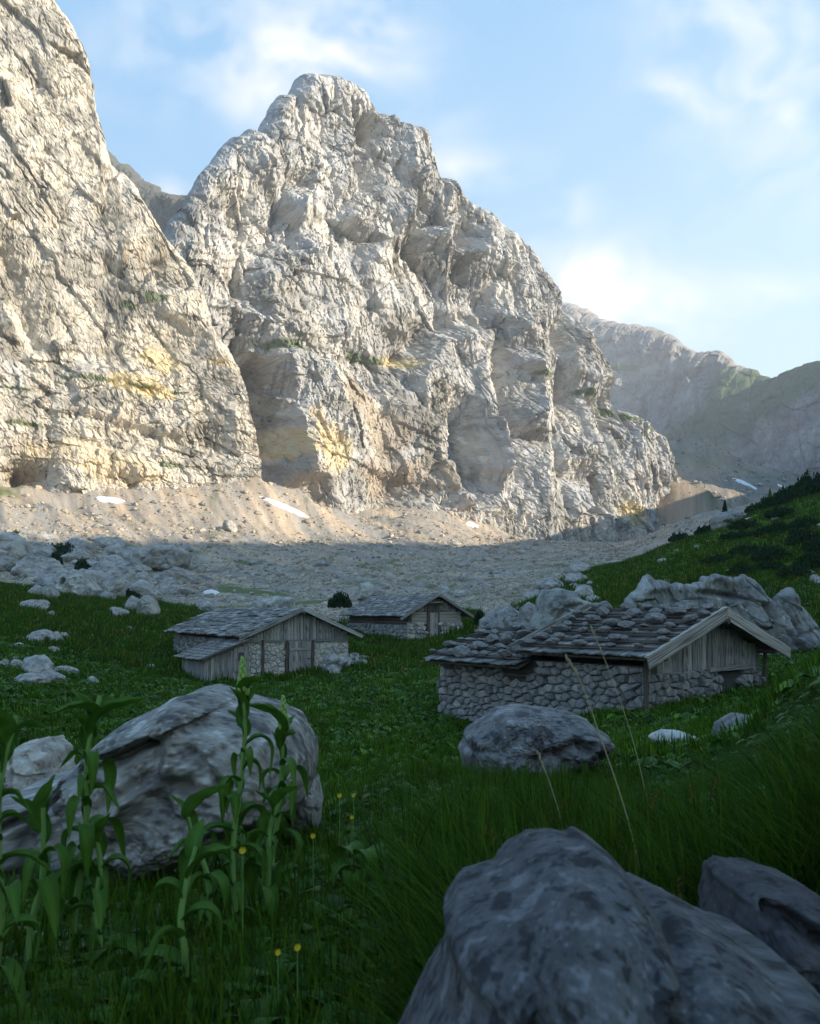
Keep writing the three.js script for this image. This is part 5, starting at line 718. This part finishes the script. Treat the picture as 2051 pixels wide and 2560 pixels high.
function rosette(k, n, len, wid, up, col0, col1) {   // broad leaves on short stalks
  seed(700 + k); const r = new Ribbons();
  for (let b = 0; b < n; b++) {
    const a = rr(0, 6.283), l = len * rr(0.6, 1.15), e = up * rr(0.4, 1.2), w = wid * rr(0.7, 1.2), side = [-Math.sin(a), rr(-0.35, 0.35), Math.cos(a)], c = mix3(col0, col1, rnd()), pts = [], ws = [], cs = [], x0 = rr(0, 0.25) * len;
    for (let i = 0; i <= 5; i++) { const t = i / 5, d = x0 + l * t; pts.push([Math.cos(a) * d, 0.02 + l * (e * t * 1.6 - (e * 1.1 + 0.25) * t * t) + 0.3 * l * (1 - t), Math.sin(a) * d]); ws.push(t < 0.15 ? w * 0.12 : w * Math.sin(Math.PI * clamp((t - 0.1) / 0.93)) ** 0.7 + 0.002); cs.push(mix3(c, col1, 0.3 * t)); }
    r.strip(pts, ws, side, cs);
  }
  return r.geo();
}
function sow(geo, count, name, label, pick, mat = GRASSM, category = 'grass', tint = 0.3, tone = 1) {
  const m = new THREE.InstancedMesh(geo, mat, count), o = new THREE.Object3D(), c = new THREE.Color(); let k = 0, t = 0;
  while (k < count && t++ < count * 5) { const q = pick(); if (!q) continue; const [x, z, s, sy = 1] = q; o.position.set(x, groundH(x, z) - 0.01, z); o.rotation.set(rr(-0.12, 0.12), rr(-0.7, 0.7) + (q[4] ?? 0), rr(-0.12, 0.12)); o.scale.set(s, s * sy, s); o.updateMatrix(); m.setMatrixAt(k, o.matrix); const v = tone * rr(1 - tint, 1 + tint); m.setColorAt(k, c.setRGB(v * rr(0.9, 1.5), v * rr(0.92, 1.08), v * rr(0.7, 1.0))); k++; }
  m.count = k; m.name = name; scene.add(m); shade(m); tag(m, label, category, null, 'stuff');
}
const huts = scene.children.filter((o) => /_hut$|_shed$/.test(o.name)), inv = huts.map((h) => h.matrixWorld.clone().invert()), foot = { stone_hut: [0.4, 7.1, -9.2, -0.5], gabled_hut: [0.4, 6.5, -12.7, -0.3], plank_shed: [-2, 0.5, -4, -0.2], far_hut: [0.4, 4.9, -10.7, -0.5] }, tmp = new THREE.Vector3();
const free = (x, z) => huts.every((h, i) => { tmp.set(x, 0, z).applyMatrix4(inv[i]); const f = foot[h.name]; return tmp.x < f[0] || tmp.x > f[1] || tmp.z < f[2] || tmp.z > f[3]; });
const spot = (p0, p1, d0, d1, pw, test) => () => { const d = d0 * Math.pow(d1 / d0, Math.pow(rnd(), pw)), m = 2000 / d, px = rr(p0 < 0 ? p0 - m : p0, p1 > 820 ? p1 + m : p1), x = (px - CX) / F * d, z = -d; if (!free(x, z) || (test && !test(px, d, x, z))) return null; return [x, z, rr(0.7, 1.3), rr(0.8, 1.2), rr(0, 6.3), d]; };
const spotW = (...a) => { const f = spot(...a); return () => { const q = f(); if (q) { q[4] = 0; q[3] *= mix(0.62, 0.27, smooth(2.6, 7, q[5])) * rr(0.6, 1.25); } return q; }; };      // keeps the lean of the blades
const tallSide = (px, d) => !(px > 690 && d < 2.9) && !(px > 560 && d < 2.4) && rnd() < smooth(330, 520, px + (d > 8 ? -20 : 0)) * (px > 500 || d < 9 ? 1 : 0.4) * (0.25 + 0.75 * smooth(-0.15, 0.2, fbm(px * d / 887 / 0.7, d / 0.9, 91, 2)));
seed(801);
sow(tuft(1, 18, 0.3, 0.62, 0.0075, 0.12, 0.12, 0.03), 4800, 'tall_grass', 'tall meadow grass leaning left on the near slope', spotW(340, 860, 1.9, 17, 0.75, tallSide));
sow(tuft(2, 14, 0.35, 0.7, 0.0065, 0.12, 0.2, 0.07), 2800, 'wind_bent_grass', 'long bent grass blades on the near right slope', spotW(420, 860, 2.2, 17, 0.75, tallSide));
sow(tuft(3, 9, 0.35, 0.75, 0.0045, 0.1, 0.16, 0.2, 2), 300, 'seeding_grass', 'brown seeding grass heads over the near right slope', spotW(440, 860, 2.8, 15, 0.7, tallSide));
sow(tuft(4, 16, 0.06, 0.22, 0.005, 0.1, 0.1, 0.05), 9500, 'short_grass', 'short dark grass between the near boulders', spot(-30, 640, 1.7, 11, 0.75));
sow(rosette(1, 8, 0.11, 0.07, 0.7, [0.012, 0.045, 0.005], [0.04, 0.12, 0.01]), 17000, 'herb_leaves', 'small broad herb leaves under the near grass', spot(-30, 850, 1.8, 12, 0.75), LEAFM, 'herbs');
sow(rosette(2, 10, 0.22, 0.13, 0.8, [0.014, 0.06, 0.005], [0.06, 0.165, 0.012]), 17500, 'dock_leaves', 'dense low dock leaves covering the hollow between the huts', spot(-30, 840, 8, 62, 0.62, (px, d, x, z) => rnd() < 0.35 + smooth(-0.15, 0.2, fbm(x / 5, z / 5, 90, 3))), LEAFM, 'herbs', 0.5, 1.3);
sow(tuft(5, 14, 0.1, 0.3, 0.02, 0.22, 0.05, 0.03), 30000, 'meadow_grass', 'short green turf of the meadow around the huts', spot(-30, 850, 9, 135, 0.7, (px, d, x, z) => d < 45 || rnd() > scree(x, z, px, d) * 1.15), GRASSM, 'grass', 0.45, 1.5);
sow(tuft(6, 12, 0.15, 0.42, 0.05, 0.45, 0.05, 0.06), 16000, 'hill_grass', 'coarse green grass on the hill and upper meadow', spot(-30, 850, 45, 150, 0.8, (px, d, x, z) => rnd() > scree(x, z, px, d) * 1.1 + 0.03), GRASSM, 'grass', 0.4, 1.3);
// false hellebore: upright stems with pleated, arching leaves
const leafGeo = (k, l, w, lift, droop, fold) => { const nu = 18, nv = 10, pos = new Float32Array((nu + 1) * (nv + 1) * 3), col = new Float32Array((nu + 1) * (nv + 1) * 3); for (let j = 0; j <= nv; j++) for (let i = 0; i <= nu; i++) { const t = i / nu, v = j / nv * 2 - 1, wd = w * Math.pow(Math.sin(Math.PI * Math.pow(t, 0.72)), 0.85) * (1 - 0.15 * t) + 0.012 * (1 - t), ang = lift - droop * smooth(0.05, 0.62, t), o = (j * (nu + 1) + i) * 3; let x = 0, y = 0; for (let q = 0; q < 8; q++) { const tt = t * (q + 0.5) / 8, a = lift - droop * smooth(0.05, 0.62, tt); x += Math.cos(a) * l * t / 8; y += Math.sin(a) * l * t / 8; } pos[o] = x - Math.sin(ang) * fold * wd * v * v; pos[o + 1] = y + Math.cos(ang) * fold * wd * v * v + 0.0035 * Math.cos(v * 14) * Math.min(1, wd * 30) + 0.01 * n3(t * 5, v, k); pos[o + 2] = wd * v * (1 - 0.25 * fold); const st = 0.5 + 0.5 * Math.cos(v * 28), c = mix3([0.04, 0.115, 0.012], [0.125, 0.26, 0.028], 0.35 * st + 0.45 * t + 0.2 * n3(t * 3, v * 2, k + 3)); col[o] = c[0]; col[o + 1] = c[1]; col[o + 2] = c[2]; } return gridGeo(nu, nv, pos, col); };
const LEAVES = [leafGeo(1, 0.34, 0.034, 0.9, 2.2, 0.5), leafGeo(2, 0.32, 0.03, 1.0, 2.5, 0.6), leafGeo(3, 0.4, 0.036, 0.8, 2.3, 0.4), leafGeo(4, 0.26, 0.026, 1.2, 2.0, 0.7)], UPLEAF = [leafGeo(5, 0.17, 0.026, 1.35, 0.5, 0.9), leafGeo(6, 0.2, 0.03, 1.25, 0.9, 0.8)];
const STEMM = new THREE.MeshStandardMaterial({ color: new THREE.Color(0.14, 0.27, 0.06), roughness: 0.7 }), BUDM = new THREE.MeshStandardMaterial({ color: new THREE.Color(0.24, 0.38, 0.09), roughness: 0.7 });
function hellebore(fx, d, h, leanX, n, k, bud, label, low = 0.16) {
  seed(820 + k); const [a] = ray(fx, 0), x = a * d, z = -d, g = groupThing('hellebore_plant', label, 'plant', 'leafy plants in front of the long boulder'); g.position.set(x, groundH(x, z) - 0.03, z);
  const bend = (t) => new THREE.Vector3(leanX * t * t * h + 0.012 * Math.sin(t * 9 + k), t * h, 0.02 * Math.sin(t * 6 + k)), cv = new THREE.CatmullRomCurve3([0, 0.2, 0.4, 0.6, 0.8, 1].map(bend)); const tube = new THREE.TubeGeometry(cv, 24, 0.011, 7); { const p = tube.attributes.position; for (let i = 0; i < p.count; i++) { const t = clamp(p.getY(i) / h), c = bend(t), s = mix(1.25, 0.75, t); p.setX(i, c.x + (p.getX(i) - c.x) * s); p.setZ(i, c.z + (p.getZ(i) - c.z) * s); } tube.computeVertexNormals(); } part('stem', tube, STEMM, g);
  for (let i = 0; i < n; i++) { const t = mix(low, 0.93, Math.pow(i / (n - 1), 0.85)), up = t > 0.8, m = part('leaf', up ? UPLEAF[i % 2] : LEAVES[Math.floor(rnd() * 4)], LEAFM, g), s = up ? rr(0.8, 1.1) : mix(0.95, 0.6, t) * rr(0.8, 1.1); m.position.copy(bend(t)); m.rotation.set(rr(-0.2, 0.2), i * 2.4 + rr(-0.9, 0.9), rr(-0.35, 0.25)); m.scale.set(s * rr(0.75, 1.2), s * rr(0.8, 1.15), s * rr(0.7, 1.15)); }
  if (bud) { const parts = []; for (let i = 0; i < 26; i++) { const t = i / 26, q = new THREE.SphereGeometry(0.012 * mix(1.1, 0.55, t), 6, 5); q.scale(0.8, 1.5, 0.8); q.translate(Math.cos(i * 2.4) * 0.017 * (1 - t * 0.8), 0.13 * t, Math.sin(i * 2.4) * 0.017 * (1 - t * 0.8)); parts.push(q); } const b = part('flower_bud', mergeGeometries(parts), BUDM, g); b.position.copy(bend(1)); b.position.y -= 0.03; }
}
hellebore(585, 3.4, 1.06, 0.04, 22, 1, true, 'tall leafy plant with a green flower bud in front of the long boulder');
hellebore(680, 3.75, 0.9, 0.07, 18, 2, true, 'budding leafy plant at the right end of the long boulder');
hellebore(185, 3.0, 0.98, 0.1, 24, 3, false, 'leafy plant with an upright top leaf left of the long boulder');
hellebore(-15, 2.55, 0.92, 0.06, 20, 4, false, 'leafy plant half cut off by the left edge');
hellebore(455, 2.7, 0.52, 0.05, 7, 5, false, 'short yellow-green leafy shoot below the long boulder');
hellebore(620, 3.6, 0.55, -0.1, 10, 7, false, 'bushy lower shoot between the two budding leafy plants');
hellebore(530, 3.25, 0.6, -0.14, 11, 9, false, 'dark drooping shoot left of the tall budding plant');
hellebore(655, 3.5, 0.6, 0.12, 11, 10, false, 'dark drooping shoot between the right budding plant and the boulder end');
hellebore(75, 2.8, 0.62, 0.1, 12, 8, false, 'drooping leafy shoot beside the left edge plant');
hellebore(255, 2.95, 0.5, -0.06, 11, 6, false, 'low drooping leafy plant at the foot of the long boulder');
// dry grass stalks and flowers
function stalk(pts, d, label) { const P = pts.map(([x, y], i) => at(x, y, d - i * 0.02)), c = new THREE.CatmullRomCurve3(P), g = new THREE.TubeGeometry(c, 24, 0.0022, 5), heads = [g]; seed(840 + pts[0][0]); for (let i = 0; i < 14; i++) { const q = c.getPoint(1 - i * 0.012), s = new THREE.SphereGeometry(0.004, 5, 4); s.scale(0.7, 2.2, 0.7); s.translate(q.x + rr(-0.005, 0.005), q.y, q.z + rr(-0.004, 0.004)); heads.push(s); } top('grass_stalk', mergeGeometries(heads.map((h) => { h.deleteAttribute('uv'); return h; })), new THREE.MeshStandardMaterial({ color: new THREE.Color(0.4, 0.34, 0.2), roughness: 0.8 }), label, 'grass stalk'); }
stalk([[1640, 2390], [1590, 2130], [1555, 2000], [1500, 1840], [1450, 1700], [1416, 1640]], 3.3, 'longest dry grass stalk crossing the wall of the near hut');
stalk([[1640, 2100], [1590, 1880], [1560, 1780], [1520, 1670], [1478, 1565]], 5.0, 'dry grass stalk reaching up to the roof stones of the near hut'); stalk([[1440, 2250], [1405, 2060], [1375, 1960], [1345, 1880]], 4.2, 'short dry grass stalk behind the large lower boulder');
{ const pet = new Ribbons(); for (let i = 0; i < 11; i++) { const a = i * 0.571, u = 0.8 + 0.4 * hash(i, 3, 7); pet.quad([Math.cos(a) * 0.011 * u, 0.003 * u, Math.sin(a) * 0.011 * u], [Math.cos(a) * 0.008, 0.005 * u, Math.sin(a) * 0.008], [-Math.sin(a) * 0.0028, 0, Math.cos(a) * 0.0028], [0.7, 0.42 + 0.1 * u, 0.02]); } const pg = pet.geo();
  for (const [x, y, d, label] of [[607, 2128, 2.9, 'yellow flower below the tall budding plant'], [849, 1990, 4.3, 'yellow flower right of the long boulder, left of a pair'], [884, 1989, 4.4, 'yellow flower right of the long boulder, right of a pair'], [880, 2044, 4.0, 'yellow flower under the broad pale leaves'], [783, 2091, 3.6, 'yellow flower at the foot of the right budding plant'], [744, 2370, 2.5, 'upper yellow flower near the bottom of the picture'], [695, 2382, 2.5, 'lower yellow flower near the bottom of the picture']]) { const p = at(x, y, d), g = groupThing('yellow_flower', label, 'flower', 'yellow flowers in the near grass'), y0 = groundH(p.x, p.z); g.position.set(p.x, y0, p.z); const m = part('petals', pg, LEAFM, g); m.position.y = p.y - y0; m.rotation.x = 0.9; m.scale.setScalar(0.45 + 0.2 * rnd()); part('stem', new THREE.CylinderGeometry(0.0015, 0.002, Math.max(0.02, p.y - y0), 5).translate(0, (p.y - y0) / 2, 0), STEMM, g); } }
// broad round leaves right of the long boulder
for (const [x, y, d, s, label] of [[900, 2015, 3.9, 1.7, 'broad pale round leaves right of the long boulder'], [120, 2360, 2.6, 0.7, 'lobed green leaves at the lower left'], [1010, 2330, 2.4, 0.9, 'green herb leaves left of the large lower boulder'], [330, 2270, 2.6, 1.0, 'dark herb leaves under the drooping plant']]) { const p = at(x, y, d), g = groupThing('broad_leaf_plant', label, 'plant'); g.position.set(p.x, groundH(p.x, p.z), p.z); seed(860 + x); for (let i = 0; i < 7; i++) { const m = part('leaf', LEAVES[1], LEAFM, g); m.scale.set(0.5 * s, 0.4 * s, 1.1 * s); m.rotation.set(0, i * 0.9 + rr(-0.3, 0.3), rr(-0.3, 0.2)); m.position.set(0, 0.12 * s * rnd(), 0); } }
// conifers
function fir(fx, fy, d, h, label, name = 'fir_tree', thin = 1, col = [[0.012, 0.028, 0.012], [0.03, 0.06, 0.022]]) {
  const p = at(fx, fy, d), g = groupThing(name, label, 'tree'); p.y = Math.max(p.y, groundH(p.x, p.z) - 0.1); g.position.copy(p); seed(870 + Math.round(fx)); part('trunk', new THREE.CylinderGeometry(h * 0.006, h * 0.022, h * 0.98, 7).translate(0, h * 0.49, 0), BARK, g); const r = new Ribbons();
  for (let i = 0; i < 46; i++) { const t = 0.06 + 0.92 * i / 46, R = h * 0.2 * thin * (1 - t) ** 0.8 * rr(0.65, 1.2) + 0.05, y = h * t; for (let b = 0; b < 7; b++) { const a = rr(0, 6.28), cx = Math.cos(a), cz = Math.sin(a); for (let q = 0; q < 6; q++) { const u = (q + 0.5) / 6; r.quad([cx * R * u, y - R * 0.25 * u + rr(-0.05, 0.05), cz * R * u], [cx * R * 0.13, -0.03, cz * R * 0.13], [-cz * R * 0.1, rr(-0.06, 0.06), cx * R * 0.1], mix3(col[0], col[1], rnd())); } } }
  part('crown', r.geo(), NEEDLE, g);
}
fir(1812, 1284, 110, 1.7, 'small dark fir growing on the rock at the crest of the dark hill'); fir(1925, 1300, 118, 3.0, 'thin pale green larch behind the crest of the dark hill', 'larch_tree', 1.1, [[0.06, 0.11, 0.03], [0.11, 0.18, 0.05]]); fir(2044, 1230, 112, 2.6, 'dark fir at the right edge on the crest of the hill'); fir(1760, 1338, 112, 0.9, 'tiny dark fir left of the rock on the hill crest');
const SCRUB = [1, 2, 3].map((k) => { seed(880 + k); const r = new Ribbons(); for (let i = 0; i < 1900; i++) { let x, y, z; do { x = rr(-1, 1); y = rr(0, 1); z = rr(-1, 1); } while (x * x + y * y + z * z > 1 || x * x + y * y + z * z < 0.25 + 0.3 * n3(x * 3, y * 3, z * 3 + k)); const s = rr(0.015, 0.05), a = rr(0, 6.3); r.quad([x * (1 + 0.25 * n3(x * 2, y * 2, k)), y * (0.8 + 0.5 * n3(x * 3, z * 3, k)), z], [Math.cos(a) * s, rr(-0.5, 0.5) * s, Math.sin(a) * s], [rr(-0.3, 0.3) * s, s * 1.4, rr(-0.3, 0.3) * s], mix3([0.01, 0.022, 0.008], [0.045, 0.08, 0.022], rnd() ** 2)); } return r.geo(); });
function scrub(fx, fy, w, h, label, group, d0) { const p = d0 ? at(fx, fy, d0) : hit(fx, fy); if (!p) return; if (d0) p.y = Math.max(p.y, groundH(p.x, p.z)); const d = -p.z, W = w * 0.4 / F * d / 2, H = h * 0.4 / F * d, g = groupThing('mountain_pine', label, 'shrub', group); g.position.copy(p); const c = part('crown', SCRUB[Math.floor(rnd() * 3)], NEEDLE, g); c.scale.set(W, H, W * 0.8); c.rotation.y = rr(0, 6); part('stem', new THREE.CylinderGeometry(0.03, 0.06, H * 0.7, 6).translate(0, H * 0.3, 0), BARK, g); }
seed(890);
scrub(120, 1392, 90, 40, 'dark pine scrub on the left rocks, broad left part', 'pine scrub on the left rocks'); scrub(165, 1398, 80, 44, 'dark pine scrub on the left rocks, highest middle part', 'pine scrub on the left rocks'); scrub(205, 1428, 50, 34, 'dark pine scrub on the left rocks, lower right tail', 'pine scrub on the left rocks'); scrub(140, 1420, 40, 50, 'dark pine scrub on the left rocks, hanging lower part', 'pine scrub on the left rocks'); scrub(45, 1345, 60, 20, 'small pine scrub on top of the pale outcrop at the left edge', null);
scrub(305, 1492, 88, 22, 'flat dark pine scrub above the upright pale rock', null); scrub(850, 1518, 74, 44, 'dark bush between the left hut and the far hut', null, 74); scrub(1200, 1560, 40, 40, 'small bush at the right eave of the far hut', null, 60);
{ const names = ['first from the left', 'second from the left', 'third from the left', 'fourth from the left', 'fifth from the left', 'sixth from the left', 'seventh from the left', 'eighth from the left', 'ninth from the left', 'last at the right edge']; [[1700, 1356, 70, 24], [1765, 1350, 70, 26], [1900, 1322, 70, 28], [1935, 1312, 80, 38], [1965, 1300, 80, 44], [1990, 1285, 80, 46], [2010, 1275, 80, 50], [2025, 1290, 90, 60], [2040, 1262, 90, 50], [2058, 1250, 80, 56]].forEach(([x, y, w, h], i) => scrub(x, y, w, h, `dark pine scrub on the crest of the hill, ${names[i]}`, 'pine scrub on the hill crest', 112)); }
{ seed(895); for (let i = 0; i < 16; i++) { const x = rr(1760, 2060), y = rr(1345 - (x - 1760) * 0.28, 1450 - (x - 1760) * 0.12); scrub(x, y, rr(50, 110), rr(18, 40), `low dark pine scrub on the shaded hill between the stones, patch ${Math.round(x) < 1860 ? 'on the left flank' : Math.round(x) < 1960 ? 'in the middle' : 'on the right flank'}`, 'scattered pine scrub on the hill'); } }
{ [[1930, 1400, 120, 40], [2010, 1360, 110, 46], [1860, 1385, 70, 26], [2040, 1420, 110, 50], [1985, 1440, 100, 30]].forEach(([x, y, w, h], i) => scrub(x, y, w, h, 'dark pine scrub on the slope below the hill crest, ' + ['widest and leftmost but one', 'topmost', 'leftmost', 'at the right edge', 'lowest'][i], 'pine scrub on the hill slope')); }
console.log('plants done');

renderer.render(scene, camera);
